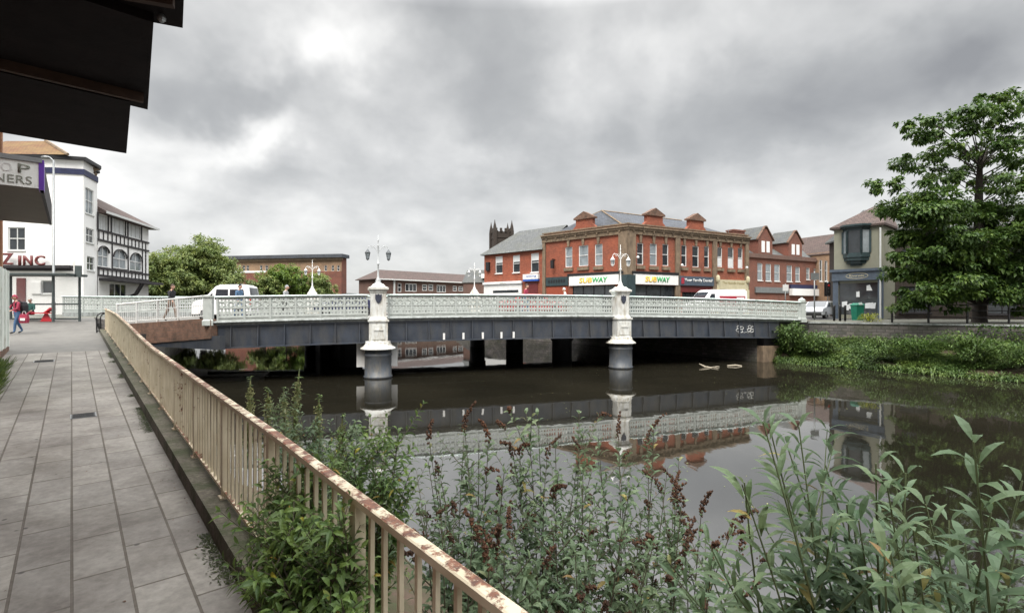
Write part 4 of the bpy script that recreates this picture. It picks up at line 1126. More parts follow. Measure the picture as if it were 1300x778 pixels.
for r in wr: window(db, r, frame='timber')
for r in gr: window(db, r, frame='timber', style='cross')

# ---- long low brick building closing the river upstream
F7 = Fr(-33.0, 127.5, -10.5, 150, 1.9)
F7 = Fr(-32.8, 126.5, -8.5, 151.5, 1.9)
mbld = bld('riverside_house_row', 'brown brick riverside building with tiled roof and white windows between the lamps', 'building', F7)
ZE = F7.Z(520, 356)
W7 = [F7.rect(*q) for q in ((505,359.5,509.6,370.5),(514.6,360,529,370),(536,361,542.2,369),(544,361,550,369),(554.5,362,566,371),(575,363,580,369.5),(582,363.5,588,369.5))]
W7b = [(r[0], 1.2, r[2], 1.2+(r[3]-r[1])) for r in W7]
mb = MB(); mb.wall(-0.5, F7.L, 0, ZE, W7+W7b); mb.quad((-0.5,9,0),(-0.5,0,0),(-0.5,0,ZE),(-0.5,9,ZE)); mb.quad((F7.L,0,0),(F7.L,9,0),(F7.L,9,ZE),(F7.L,0,ZE)); mb.build('wall', M['brown_brick'], mbld)
mb = MB(); hip(mb, -0.5, F7.L, 0, 9, ZE+0.1, ZE+2.7, 3, 3, 0.7); mb.build('roof', M['brown_tile'], mbld)
mb = MB(); mb.box(-1.2, -0.78, ZE-0.12, F7.L+0.6, -0.7, ZE+0.16); mb.build('eaves_board', M['white'], mbld)
for r in W7+W7b: window(mbld, r, fr=0.16, style='lights' if r[2]-r[0] > 2.2 else 'sash', sill=False)
mb = MB(); mb.box(F7.X(499), -0.3, 1, F7.X(501), 0.01, ZE); mb.build('drainpipe', M['grey_white'], mbld)

# ---- long flat roofed brick building far left
F8 = Fr(-66, 118, -37.6, 113, 1.9)
fb = bld('flat_roof_block', 'long flat roofed brick block behind the green trees', 'building', F8)
ZT8 = F8.Z(380, 328)
w8 = []
for px in (302.5, 308, 313, 330, 337, 412, 421, 428): w8.append(F8.rect(px, 337, px+3, 344))
mb = MB(); zs = F8.Z(380, 345)
mb.wall(0, F8.L, zs, ZT8, w8); mb.build('upper_wall', M['buff_brick'], fb)
mb = MB(); mb.box(0, -0.1, 0, F8.L, 0.02, zs-0.01); mb.box(F8.L-0.3, 0.02, 0, F8.L, 2.2, ZT8); mb.build('lower_wall', M['dull_brick'], fb)
mb = MB(); mb.box(-0.6, -0.9, ZT8, F8.L+0.6, 2.4, ZT8+0.75); mb.build('roof', M['slate_blue'], fb)
mb = MB(); mb.box(-0.3, -0.5, ZT8-0.5, F8.L+0.3, 0.015, ZT8-0.003); mb.build('frieze', M['stone'], fb)
for r in w8: window(fb, r, sill=False)
mb = MB(); mb.box(0, -0.16, zs-0.1, F8.L*0.36, -0.02, zs+0.35); mb.build('string_course', M['white'], fb)
# arched roof shed right of it
ar = thing('arched_shed', 'purple grey barrel roofed shed right of the flat roofed block', 'building', (-35.5, 112, 1.9), 0.05)
mb = MB(); mb.xz([(-3.2,0),(3.2,0),(3.2,1.9)]+[(3.2*math.cos(q*math.pi/10), 1.9+1.5*math.sin(q*math.pi/10)) for q in range(1, 10)]+[(-3.2,1.9)], 0, 12); mb.build('body', M['maroon'], ar)
mb = MB(); mb.xz([(3.4*math.cos(q*math.pi/12), 1.95+1.65*math.sin(q*math.pi/12)) for q in range(13)]+[(3.2*math.cos(q*math.pi/12), 1.9+1.52*math.sin(q*math.pi/12)) for q in range(12, -1, -1)], -0.4, 12.3); mb.build('roof', M['slate_blue'], ar)
mb = MB(); mb.xz([(-2.2,1.6),(2.2,1.6),(1.6,2.6),(-1.6,2.6)], -0.05, -0.01); mb.build('window', M['glass_pale'], ar)
# small roofs right of the church line
sh = thing('low_roof_house', 'small pale roofed house in the gap beside the brick wing', 'house', (-7.5, 118, 1.9), -0.3)
mb = MB(); mb.box(-4, 0, 0, 4, 6, 6.5); mb.build('wall', M['brown_brick'], sh)
mb = MB(); gable(mb, -4, 4, 0, 6, 6.5, 9.3); mb.build('roof', M['slate'], sh)
mb = MB(); mb.box(0.5, -0.2, 7.2, 2.5, 0.8, 8.2); mb.build('dormer', M['white'], sh)

# ---- white public house with tower, left
pub = thing('white_pub', 'white rendered public house with orange tiled tower roof and half timbered wing', 'pub', (0, 0, 1.85))
def P2(px, Y): return ((px-650)/FPX*Y, Y)
ZB = 1.85
EV = 15.55-ZB
pl = [P2(-70, 44.5), P2(66, 45), P2(106, 45.6), P2(123.5, 48.4)]
pl += [(pl[-1][0]-9.5, pl[-1][1]+9), (pl[0][0]-3, pl[0][1]+10)]
mbw = MB()
FR = [Fr(*pl[i], *pl[i+1], ZB) for i in range(3)]
rw = [[FR[0].rect(10,288.5,32,318)], [], [FR[2].rect(108.5,240,119,272), FR[2].rect(109,290,119,308.5), FR[2].rect(110.5,326,120,343.5)]]
rw[0] += [FR[0].rect(0,357,6,392), FR[0].rect(52,356,67.5,373)]
for i in range(3):
    mbw.m = Matrix.Translation((0,0,-ZB)) @ FR[i].M(); mbw.wall(0, FR[i].L, 0, EV, rw[i], rev=0.2)
mbw.m = None
for i in range(3, 6):
    a = pl[i]; b = pl[(i+1) % 6]; mbw.quad((a[0],a[1],0),(b[0],b[1],0),(b[0],b[1],EV),(a[0],a[1],EV))
mbw.build('wall', M['white_wall'], pub)
for i in range(3):
    for j, r in enumerate(rw[i]): window(pub, r, Matrix.Translation((0,0,-ZB)) @ FR[i].M(), y=0.12, fr=0.09, style='cross' if (i, j) != (0, 2) else 'plain', glass='glass' if (i, j) != (2, 0) else 'glass_pale', frame='grey_white')
def off(poly, d):
    c = Vector((sum(p[0] for p in poly)/len(poly), sum(p[1] for p in poly)/len(poly)))
    return [tuple(Vector(p)+(Vector(p)-c).normalized()*d) for p in poly]
mb = MB(); mb.xy(off(pl, 0.12), EV-1.25, EV-0.75); mb.build('navy_band', M['navy'], pub)
mb = MB(); mb.xy(off(pl, 0.45), EV, EV+0.28); mb.build('gutter', M['black'], pub)
# carved corner console
cp = Vector((*pl[3], 0)); mb = MB()
mb.sq([(0.15,0.15,EV-1.6),(0.5,0.5,EV-1.0),(0.62,0.62,EV-0.5),(0.7,0.7,EV-0.05)], cp.x-0.35, cp.y-0.9); mb.ball((cp.x-0.7, cp.y-1.7, EV-0.7), 0.42, n=8); mb.build('console', M['stone'], pub)
mb = MB(); mb.tube([(cp.x+0.1,cp.y-0.7,EV-0.5),(cp.x+0.75,cp.y-0.9,EV-0.5)], 0.05); mb.ball((cp.x+0.8,cp.y-0.9,EV-0.5), 0.16); mb.build('floodlight', M['black'], pub)
# hipped orange roof
mb = MB()
e = [P2(-60, 44.3), P2(86, 44.7), P2(96, 54), P2(-60, 54)]
r0 = P2(8, 48.8); r1 = P2(58, 48.8)
mb.add([(x, y, EV+0.3) for x, y in e]+[(*r0, 18.35-ZB), (*r1, 18.35-ZB), (*P2(58, 51), 18.35-ZB), (*P2(8, 51), 18.35-ZB)], [(0,1,5,4),(1,2,6,5),(2,3,7,6),(3,0,4,7),(4,5,6,7)])
mb.build('roof', M['orange_tile'], pub)
mb = MB(); mb.tube([(*e[1], EV+0.32), (*r1, 18.4-ZB)], 0.13, 5); mb.build('hip_tiles', M['stone'], pub)
# ZINC letters and ground floor band
f0 = FR[0]; mt = Matrix.Translation((0,0,-ZB)) @ f0.M()
for chx, xa, xb, ya, yb_ in (('Z', 8, 22, 322, 336.5), ('I', 29, 32, 325, 337.5), ('N', 35, 46.5, 325, 337.5), ('C', 49.5, 62, 325, 337.5)):
    text('sign_letter', chx, pub, mt @ T3(f0.X(xa), -0.35, f0.Z(xa, yb_)), f0.X(xb)-f0.X(xa), f0.Z(xa, ya)-f0.Z(xa, yb_), M['maroon'], 0.12, 0, 0.02)
mb = MB(mt); mb.box(f0.X(5), -0.45, f0.Z(40,340.5), f0.X(93), 0.01, f0.Z(40,337)); mb.box(f0.X(5), -0.2, f0.Z(40,344), f0.X(93), 0.012, f0.Z(40,340.7)); mb.build('fascia', M['timber'], pub)
mb = MB(mt); mb.box(f0.X(22), -0.1, 0.05, f0.X(33), 0.013, f0.Z(40,353)); mb.build('entrance', M['maroon'], pub)
mb = MB(mt); mb.box(f0.X(40.5), -0.12, f0.Z(46,373), f0.X(53), 0.011, f0.Z(46,358)); mb.build('notice_board', M['white'], pub)
mb = MB(mt); mb.box(f0.X(45), -0.05, f0.Z(40,333), f0.X(49), 0.012, f0.Z(40,331.5)); mb.build('wall_vent', M['steel'], pub)
# half timbered wing
F9 = Fr(pl[3][0]+0.05, pl[3][1], -41.6, 58.6, ZB)
m9 = Matrix.Translation((0,0,-ZB)) @ F9.M()
ZE = F9.Z(135, 272.5)
top_r = [F9.rect(*q) for q in ((124.5,273,136,293),(141.5,277,158,297.5),(162.5,282,178.5,302))]
arc = [F9.rect(*q) for q in ((124.5,313,138,339),(143.5,317.5,160.5,341),(165,322,180,344))]
gnd = [F9.rect(139,360,161,380)]
mb = MB(m9); mb.wall(0, F9.L, 0, ZE, top_r+arc+gnd, rev=0.18)
mb.quad((F9.L,0,0),(F9.L,8,0),(F9.L,8,ZE),(F9.L,0,ZE)); wgw = mb.build('wing_wall', M['white_wall'], pub)
for r in top_r: window(pub, r, m9, fr=0.07, style='lights', frame='grey_white', glass='blind', sill=False)
for r in arc: window(pub, r, m9, fr=0.07, style='grid', frame='white', glass='glass_pale', sill=False)
window(pub, gnd[0], m9, fr=0.08, style='lights', sill=False)
sp_ = MB(m9)
mb = MB(m9)
zl = [F9.Z(150, y) for y in (298.5, 310, 343.5, 352)]
for z in zl: mb.box(0, -0.1, z-0.09, F9.L, -0.02, z+0.09)
x = 0.1
while x < F9.L:
    mb.box(x-0.05, -0.08, zl[1], x+0.05, -0.021, zl[0]); mb.box(x-0.05, -0.081, zl[3], x+0.05, -0.022, zl[2])
    if not any(r[0]-0.05 < x < r[2]+0.05 for r in arc): mb.box(x-0.07, -0.082, zl[2], x+0.07, -0.023, zl[1])
    x += 0.8
for r in top_r:
    for x in (r[0]-0.12, r[2]+0.12): mb.box(x-0.09, -0.083, zl[0], x+0.09, -0.024, ZE)
for r in arc:
    cx = (r[0]+r[2])/2; w = (r[2]-r[0])/2+0.08; zh = r[3]-w*0.55
    n = 10; o_ = [(cx+w*math.cos(q*math.pi/n), zh+w*0.62*math.sin(q*math.pi/n)) for q in range(n+1)]; i_ = [(cx+(w-0.13)*math.cos(q*math.pi/n), zh+(w-0.13)*0.62*math.sin(q*math.pi/n)) for q in range(n, -1, -1)]
    mb.xz(o_+i_, -0.11, 0.01)
    for sg in (-1, 1): sp_.xz([(cx+sg*(w-0.02), zh), (cx+sg*(w-0.02), r[3]+0.02), (cx+sg*w*0.1, r[3]+0.02), (cx+sg*w*0.55, zh+w*0.52)], -0.03, 0.06)
    mb.box(cx-w, -0.1, r[1]-0.09, cx+w, 0.01, r[1]-0.01)
mb.build('timber_framing', M['timber'], wgw)
sp_.build('arch_spandrels', M['white_wall'], wgw)
mb = MB(m9); hip(mb, 0.8, F9.L, 0, 7, ZE+0.05, ZE+2.6, -0.7, 3.6, 0.75); mb.build('wing_roof', M['brown_tile'], pub)
mb = MB(m9); mb.box(-0.1, -0.82, ZE-0.12, F9.L+0.8, -0.74, ZE+0.1); mb.build('wing_gutter', M['grey_white'], pub)
mb = MB(m9); z = F9.Z(150, 355); mb.box(0.15, -1.3, z-0.25, F9.L+0.6, 0.01, z); mb.build('porch_canopy', M['timber'], pub)
mb = MB(m9); 
for x in (F9.X(163), F9.X(166)): mb.tube([(x,0,z-1.7),(x,-0.6,z-1.4),(x,-1.2,z-0.3)], 0.1, 6)
mb.build('canopy_bracket', M['timber'], pub)

# ---- near left shop building: wall, canopy with sign; separate stepped overhang
lb = thing('left_shop_building', 'pale boarded shop building with brown post at the left edge of the path', 'building', (0, 0, 0), TH)
mb = MB(); mb.box(-12, -9, -0.3, -1.96, 26.0, 9.5); mb.build('body', M['dull_brick'], lb)
mb = MB(); mb.box(-2.0, 15, 1.15, -1.76, 26.3, 3.9)
for q in rng(15.2, 26.0, 9): mb.box(-1.77, q-0.04, 1.15, -1.72, q+0.04, 3.9)
mb.box(-1.8, 26.0, 1.15, -1.74, 26.42, 3.9); mb.build('hoarding', M['hoarding'], lb)
mb = MB(); mb.box(-2.0, 15, 0.3, -1.74, 26.3, 1.15); mb.build('plinth', M['old_brick'], lb)
mb = MB(); mb.box(-2.2, 25.9, 3.92, -1.9, 26.3, 9.4); mb.build('corner_post', M['brown_post'], lb)
mb = MB(); mb.xz([(-1.97, 5.12), (-0.50, 5.12), (-0.50, 5.17), (-1.97, 5.17)], 15.0, 21.2); cn = mb.build('canopy', M['canopy_soffit'], lb)
mb = MB(); mb.box(-1.82, 15.05, 5.171, -0.52, 21.2, 5.72); mb.box(-1.85, 14.93, 5.68, -0.48, 15.06, 5.78); mb.build('canopy_top', M['steel'], lb)
mb = MB(); mb.box(-1.82, 14.96, 5.13, -0.53, 15.046, 5.676); sg = mb.build('sign_panel', M['sign_face'], lb)
mb = MB(); mb.box(-0.516, 14.97, 5.10, -0.46, 21.2, 5.74); mb.build('side_fascia', M['timber'], lb)
mb = MB(); mb.box(-0.535, 14.94, 5.1, -0.45, 15.3, 5.745); mb.build('edge_trim', M['purple'], lb)
text('lettering', 'P', sg, T3(-0.86, 14.958, 5.42), 0.19, 0.19, M['sign_letter'], 0.008, 0, 0.01)
text('lettering', 'NERS', sg, T3(-1.22, 14.958, 5.19), 0.58, 0.17, M['sign_letter'], 0.008)
text('lettering', 'TO', sg, T3(-1.25, 14.958, 5.42), 0.3, 0.18, M['grey_white'], 0.006)

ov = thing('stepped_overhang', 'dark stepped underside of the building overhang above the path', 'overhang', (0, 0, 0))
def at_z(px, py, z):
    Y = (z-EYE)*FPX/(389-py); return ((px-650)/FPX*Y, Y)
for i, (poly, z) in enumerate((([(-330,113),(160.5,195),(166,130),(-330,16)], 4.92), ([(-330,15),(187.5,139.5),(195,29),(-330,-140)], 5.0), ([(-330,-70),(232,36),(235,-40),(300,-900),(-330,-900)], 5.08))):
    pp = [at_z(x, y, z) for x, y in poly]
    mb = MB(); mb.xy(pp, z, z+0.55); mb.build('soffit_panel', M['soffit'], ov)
for (a, b, z) in (((-330,14),(181,131.5),4.9), ((-330,-85),(222,12),4.99)):  # strips along the steps, coloured as their lit faces
    p = at_z(*a, z); q = at_z(*b, z); d = (Vector(q)-Vector(p)).normalized()*1.0; n_ = Vector((-d.y, d.x))*0.03
    mb = MB(); mb.xy([p, q, (q[0]-n_.x*2, q[1]-n_.y*2), (p[0]-n_.x*2, p[1]-n_.y*2)], z, z+0.12); mb.build('lit_step_edge', M['soffit_lip'], ov)
mb = MB(); p = at_z(205, 22, 5.05); mb.ball((p[0], p[1], 5.04), 0.035); mb.build('spotlight', M['steel'], ov)
# ================================================================== VEGETATION
def rv(s=1.0): return Vector((R.uniform(-1,1), R.uniform(-1,1), R.uniform(-1,1)))*s
class Leaves(MB):
    def blade(s, p, d, n, L, w, droop=0.3, segs=3, fold=0.25):
        """lance shaped leaf: base p, direction d, upward normal n; folded along its midrib"""
        d = d.normalized(); side = d.cross(n)
        if side.length < 1e-3: side = d.cross(Vector((1,0,0)))
        side.normalize(); up = side.cross(d).normalized()
        vs = []; prof = (0.12, 0.8, 1.0, 0.62, 0.0) if segs == 4 else (0.15, 1.0, 0.75, 0.0) if segs == 3 else (0.2, 1.0, 0.0)
        for i in range(segs+1):
            q = i/segs
            c = p+d*(L*q)-Vector((0,0,1))*(droop*L*q*q)+up*(0.06*L*math.sin(q*3.14))
            ww = w*0.5*prof[i]
            if i == segs: vs.append(c)
            else: vs += [c-side*ww+up*(ww*fold), c, c+side*ww+up*(ww*fold)]
        fs = []
        for i in range(segs-1):
            b = i*3; fs += [(b,b+1,b+4,b+3), (b+1,b+2,b+5,b+4)]
        b = (segs-1)*3; fs += [(b,b+1,b+3), (b+1,b+2,b+3)]
        s.add(vs, fs)
    def card(s, p, d, n, L, w):
        d = d.normalized(); side = d.cross(n)
        if side.length < 1e-3: side = Vector((1,0,0))
        side.normalize()
        s.add([p, p+d*L*0.5-side*w*0.5, p+d*L, p+d*L*0.5+side*w*0.5], [(0,1,2,3)])
    def done(s, name, m, parent): return s.build(name, m, parent, uv=False)

def curve(p0, p1, bend, n=8):
    p0 = Vector(p0); p1 = Vector(p1)
    mid = (p0+p1)/2+Vector(bend)
    return [p0*(1-t)**2+mid*2*t*(1-t)+p1*t*t for t in [i/n for i in range(n+1)]]

def shrub(name, label, cat, stems, leafL, leafW, lm, from_q=0.25, step=0.07, side=(0.3, 0.75), nside=5, seeds=None, segs=3, droop=0.35, group=None, stem_r=0.012, sm='stem', side_leaf=0.75, spread=0.5):
    """stems: list of (base, tip); opposite leaf pairs, leafy side shoots, seed heads at some tips"""
    root = thing(name, label, cat, tuple(stems[0][0]), 0, group)
    o0 = Vector(stems[0][0])
    st = MB(); lv = Leaves(); heads = []
    def shoot(pts, r, LL, q0, stp):
        st.tube([p-o0 for p in pts], [r*(1-0.7*i/(len(pts)-1)) for i in range(len(pts))], 5)
        length = sum((pts[i+1]-pts[i]).length for i in range(len(pts)-1))
        k = max(3, int(length*(1-q0)/stp)); a = R.uniform(0, 3)
        for j in range(k+1):
            q = q0+(1-q0)*j/k
            f = q*(len(pts)-1); i = min(int(f), len(pts)-2); p = pts[i].lerp(pts[i+1], f-i); d = (pts[i+1]-pts[i]).normalized()
            u = d.cross(Vector((0.3,0.2,1))); u = u.normalized() if u.length > 0.05 else Vector((1,0,0)); w = d.cross(u).normalized()
            a += 1.57+R.uniform(-0.35, 0.35)
            for sg in (0, math.pi):
                if R.random() < 0.1: continue
                o = u*math.cos(a+sg)+w*math.sin(a+sg)
                up = 0.55+0.9*max(0, q-0.8)*5*0.5
                dd = (o*R.uniform(0.8, 1.1)+d*up+rv(0.18)).normalized()
                sz = LL*R.uniform(0.7, 1.15)*(1.0-0.45*max(0, q-0.75)*4*0.6)
                lv.blade(p-o0+o*r, dd, d, sz, sz*leafW/leafL, droop*R.uniform(0.5, 1.4), segs)
    def seedhead(p, d, L):
        sd = Leaves(); heads.append(sd)
        d = d.normalized(); bend = Vector((R.uniform(-1,1), R.uniform(-1,1), R.uniform(-0.9,0.2)))
        for j in range(int(40*L/0.14)):
            q = R.random(); c = p+d*L*q+bend*(L*0.65*q*q)
            rr = 0.024*(1-0.7*q)
            c = c+rv(rr); e = R.uniform(0.006, 0.011)
            dd = rv().normalized(); 
            sd.add([c-o0+Vector(v)*e for v in ((1,0,0),(-1,0,0),(0,1,0),(0,-1,0),(0,0,1.3),(0,0,-1.3))], [(0,2,4),(2,1,4),(1,3,4),(3,0,4),(2,0,5),(1,2,5),(3,1,5),(0,3,5)])
    for bi, (b, t) in enumerate(stems):
        b = Vector(b); t = Vector(t)
        pts = curve(b, t, (R.uniform(-1,1)*0.06*(t-b).length, R.uniform(-1,1)*0.06*(t-b).length, 0.05*(t-b).length), 9)
        shoot(pts, stem_r, leafL, from_q, step)
        for k in range(nside):
            q = R.uniform(*side); f = q*9; i = min(int(f), 8); p = pts[i].lerp(pts[i+1], f-i)
            ang = R.uniform(0, 6.28); L = (t-b).length*R.uniform(0.1, 0.23)
            e = p+Vector((math.cos(ang)*spread, math.sin(ang)*spread, R.uniform(0.5, 1.0)))*L
            sp = curve(p, e, (0,0,-0.06*L), 5)
            shoot(sp, stem_r*0.55, leafL*side_leaf, 0.2, step*0.8)
            if seeds and R.random() < seeds*0.6: seedhead(e, e-p, R.uniform(0.09, 0.16))
        if seeds and R.random() < seeds: seedhead(t, t-pts[-2], R.uniform(0.15, 0.28))
    st.build('stems', M[sm], root, uv=False)
    lv.done('foliage', M[lm], root)
    for sd in heads: sd.done('seed_head', M['seed'], root)
    return root

# -- long leaved buddleia close to the camera, bottom right
def fgroup(label, base, tips, **kw):
    mult = kw.pop('mult', 1)
    tips = [(a+R.uniform(-16,16)*(k>0), b+R.uniform(-5,34)*(k>0), c+R.uniform(-0.1,0.25)*(k>0)) for a, b, c in tips for k in range(mult)]
    st = [(base+Vector((R.uniform(-0.14,0.14), R.uniform(-0.14,0.14), 0)), pt(*tp)) for tp in tips]
    return shrub('buddleia_bush', label, 'bush', st, group='buddleia bushes growing below the railing', **kw)
fk = dict(mult=2, leafL=0.17, leafW=0.036, lm='leaf_front', from_q=0.3, step=0.075, nside=3, side=(0.45,0.8), segs=4, droop=0.3, stem_r=0.009, sm='stem_green', side_leaf=0.8)
def FB(px, Y): 
    p = pt(px, 389, Y); return Vector((p.x, p.y, -0.55))
fgroup('tall slender leafed bush with arching long leaves right of the seed heads', FB(1150, 2.0), [(969,536,1.95),(1014,541,2.05),(945,612,1.9),(985,590,2.1),(900,690,2.2),(1048,590,2.2),(1075,640,1.9)], **fk)
fgroup('dense long leafed bush in the bottom right corner of the frame', FB(1240, 1.75), [(1112,588,1.8),(1175,640,1.75),(1150,600,1.95),(1090,660,1.8),(1205,660,1.95),(1128,690,1.6)], **fk)
fk2 = dict(fk); fk2.update(leafL=0.185, leafW=0.045, nside=1, mult=1)
fgroup('broad leafed shoots tallest at the right edge of the frame', FB(1262, 1.7), [(1236,560,1.55),(1258,650,1.6),(1298,610,1.7),(1225,690,1.7),(1290,690,1.65)], **fk2)
# low leafy mass under them
fk3 = dict(fk); fk3.update(leafL=0.14, leafW=0.034, nside=3, step=0.06, from_q=0.4)
fgroup('low leafy growth filling the bottom edge between the tall bushes', FB(1200, 2.3), [(860,735,2.2),(930,720,2.4),(1000,700,2.4),(1060,705,2.1),(1130,725,2.2),(1010,745,2.0),(1190,720,2.1),(1240,730,2.0),(1280,740,1.9)], **fk3)

# -- middle buddleias with brown seed heads
def mk(label, base, tips, **kw):
    k = dict(leafL=0.13, leafW=0.04, lm='leaf_budd', from_q=0.3, step=0.058, nside=7, side=(0.2,0.88), mult=2, segs=3, droop=0.45, stem_r=0.008, seeds=0.27, spread=0.75, side_leaf=0.7)
    k.update(kw)
    return fgroup(label, base, tips, **k)
def B2(px, Y, z=-0.6):
    p = pt(px, 389, Y); return Vector((p.x, p.y, z))
mk('buddleia with brown seed heads just right of the rusty handrail', B2(600, 3.7), [(545,560,4.0),(590,545,4.1),(620,560,3.7),(560,610,3.6),(640,600,3.5),(600,640,3.4)])
mk('tallest seed headed buddleia in the middle, reaching over the bridge reflection', B2(690, 3.9), [(668,525,4.2),(705,560,4.1),(735,525,4.2),(660,575,3.9),(690,620,3.6),(740,600,3.7)])
mk('sparse buddleia with arching twigs against the bright water', B2(800, 3.9), [(785,555,4.3),(830,545,4.3),(760,560,4.0),(862,585,4.1),(800,620,3.7)], nside=5)
mk('drooping buddleia whose seed heads hang near the brightest water', B2(850, 3.3), [(865,640,3.6),(890,655,3.5),(840,625,3.7),(930,670,3.1),(870,700,3.2),(905,700,3.0)], nside=4, seeds=0.8)
mk('low grey green buddleia below the seed heads at the bottom centre', B2(720, 3.0), [(650,680,3.1),(700,660,3.2),(750,650,3.2),(790,670,3.1),(730,700,2.9),(830,690,3.0),(680,715,2.9)])
mk('leafy buddleia behind the lower handrail near the frame bottom', B2(590, 2.9), [(560,660,3.2),(600,680,3.0),(640,700,2.9),(540,640,3.3),(620,720,2.7)], leafL=0.1, seeds=0.2)
# -- green bushes behind and through the railing
bk = dict(leafL=0.125, leafW=0.04, lm='leaf_bush', from_q=0.2, step=0.05, nside=12, mult=2, side=(0.2,0.95), segs=3, droop=0.4, stem_r=0.009, seeds=0, spread=0.7, side_leaf=0.8)
mk('bright green leafy bush behind the railing right of the pale flower spikes', B2(470, 4.8), [(430,550,5.0),(470,530,5.0),(505,545,4.8),(450,570,4.6),(490,580,4.4),(520,600,4.3),(480,560,5.2)], **bk)
mk('grey green bush behind the railing under the left bridge pier', B2(400, 6.4), [(345,510,6.6),(380,520,6.4),(420,535,6.2),(455,545,6.2),(360,545,5.8),(400,540,6.5)], **dict(bk, lm='leaf_budd'))
b = L2W(1.5, 3.6, 0.1)
mk('dark green bush pushing through the railing bars', b, [(352,600,4.05),(388,590,3.95),(372,640,3.75),(410,640,3.6),(345,655,4.0),(420,690,3.3),(395,620,3.9),(365,700,3.55)], **dict(bk, nside=12, mult=4, step=0.045))
b = L2W(1.25, 2.9, 0.25)
mk('dark leafy weed spilling onto the path at the foot of the railing', b, [(330,640,3.3),(400,680,3.0),(430,650,2.95),(365,660,3.2),(322,690,3.1),(350,700,3.0),(318,730,2.85),(390,730,2.9),(420,745,2.7),(360,745,2.8),(335,715,3.2)], **dict(bk, leafL=0.12, nside=9, mult=4))
# -- tall pale flower spikes
sp = thing('flower_spikes', 'tall pale green flower spikes rising above the railing below the bridge', 'plant', B2(375, 6.8))
o0 = sp.location.copy()
for (px, py, Y) in ((380,468,6.9),(318,478,7.6),(405,500,6.6),(340,492,7.3),(360,492,7.1),(435,525,6.2)):
    tip = pt(px, py, Y); base = Vector((tip.x+R.uniform(-0.1,0.1), tip.y+R.uniform(-0.1,0.1), -0.5))
    pts = curve(base, tip, (R.uniform(-0.08,0.08), 0, 0), 10)
    mb = MB(); mb.tube([p-o0 for p in pts], 0.009, 5); mb.build('stem', M['stem_green'], sp, uv=False)
    lv = Leaves()
    lv.tube([p-o0 for p in pts[5:]], [0.03,0.03,0.028,0.022,0.016,0.006], 5)
    for j in range(800):
        q = 0.5+0.42*R.random()**1.3; f = q*10; i = min(int(f), 9); p = pts[i].lerp(pts[i+1], f-i)
        a = R.uniform(0, 6.28); rr = 0.085*(1.03-q)/0.45+0.018
        c = p+Vector((math.cos(a), math.sin(a), 0))*R.random()*rr
        lv.card(c-o0, rv()+Vector((0,0,0.5)), rv(), R.uniform(0.025, 0.045), 0.02)
    lv.done('flowers', M['seed_pale'], sp)
    lv = Leaves()
    for j in range(60):
        q = R.uniform(0.35, 1.0); f = q*10; i = min(int(f), 9); p = pts[i].lerp(pts[i+1], f-i); a = R.uniform(0, 6.28)
        lv.blade(p-o0, Vector((math.cos(a), math.sin(a), 0.4)), Vector((0,0,1)), R.uniform(0.08, 0.16)*(1.2-q*0.7), 0.03, 0.4)
    lv.done('leaves', M['leaf_bush'], sp)

# -- weeds: left wall foot, plinth foot
def tufts(name, label, pts_, n, L, m, spread=0.15, kind=None, cat='weeds'):
    lv = Leaves()
    for p in pts_:
        for j in range(n):
            a = R.uniform(0, 6.28); c = Vector(p)+Vector((math.cos(a), math.sin(a), 0))*R.random()*spread
            l = L*R.uniform(0.5, 1.2)
            lv.blade(c, Vector((math.cos(a)*0.6, math.sin(a)*0.6, 1)), Vector((math.cos(a), math.sin(a), 0.2)), l, l*0.09, R.uniform(0.1, 0.6), 3)
    o = lv.build(name, M[m], None, uv=False)
    if kind: tag(o, kind=kind)
    else: tag(o, label, cat)
    return o
tufts('grass_tuft', 'yellow green grass tuft at the foot of the left shop wall', [L2W(-1.62+R.uniform(-0.1,0.14), t, g(t)) for t in rng(15.6, 21.5, 16)], 80, 0.42, 'leaf_grass', 0.26, None, 'grass')
lv = Leaves()
for j in range(12000):
    t = R.uniform(0.5, 24); 
    if noise.noise(Vector((t*0.7, 1.3, 0))) < -0.02: continue
    l = 1.075-abs(R.gauss(0, 0.045))*(1+1.2*max(0, noise.noise(Vector((t*0.5, 9, 0))))); a = R.uniform(0, 6.28)
    lv.blade(L2W(l, t, g(t)), Vector((math.cos(a), math.sin(a), 1.0)), Vector((math.cos(a), math.sin(a), 0.1)), R.uniform(0.02, 0.065), 0.012, 0.5, 2)
tag(lv.build('kerb_moss', M['moss'], None, uv=False), kind='stuff')

# -- right bank
WB = [(16.6, 32.2), (17.3, 31.0), (18.6, 29.8), (23.2, 23.2), (31, 12), (45, -4), (60, -25)]     # water edge
WT = [(17.4, 33.2), (19.2, 33.9), (23.5, 31.2), (28, 28), (45, 16), (60, 4), (75, -8)]
def poly_at(P, q):
    f = q*(len(P)-1); i = min(int(f), len(P)-2); return Vector(P[i]).lerp(Vector(P[i+1]), f-i)
mb = MB(); vs = []; fs = []; nu, nv = 72, 10
def bank_pt(u, v):
    a = poly_at(WB, u); b = poly_at(WT, u); p = a.lerp(b, v)
    z = WATER-0.35+1.35*v**0.8+0.16*noise.noise(Vector((p.x*0.7, p.y*0.7, 2)))*min(1, v*4)
    if v > 0.03: z += 0.2
    return Vector((p.x, p.y, z))
for i in range(nu+1):
    for j in range(nv+1): vs.append(bank_pt(i/nu, j/nv))
for i in range(nu):
    for j in range(nv): b = i*(nv+1)+j; fs.append((b, b+nv+1, b+nv+2, b+1))
mb.add(vs, fs); tag(mb.build('bank', M['earth']), kind='structure')
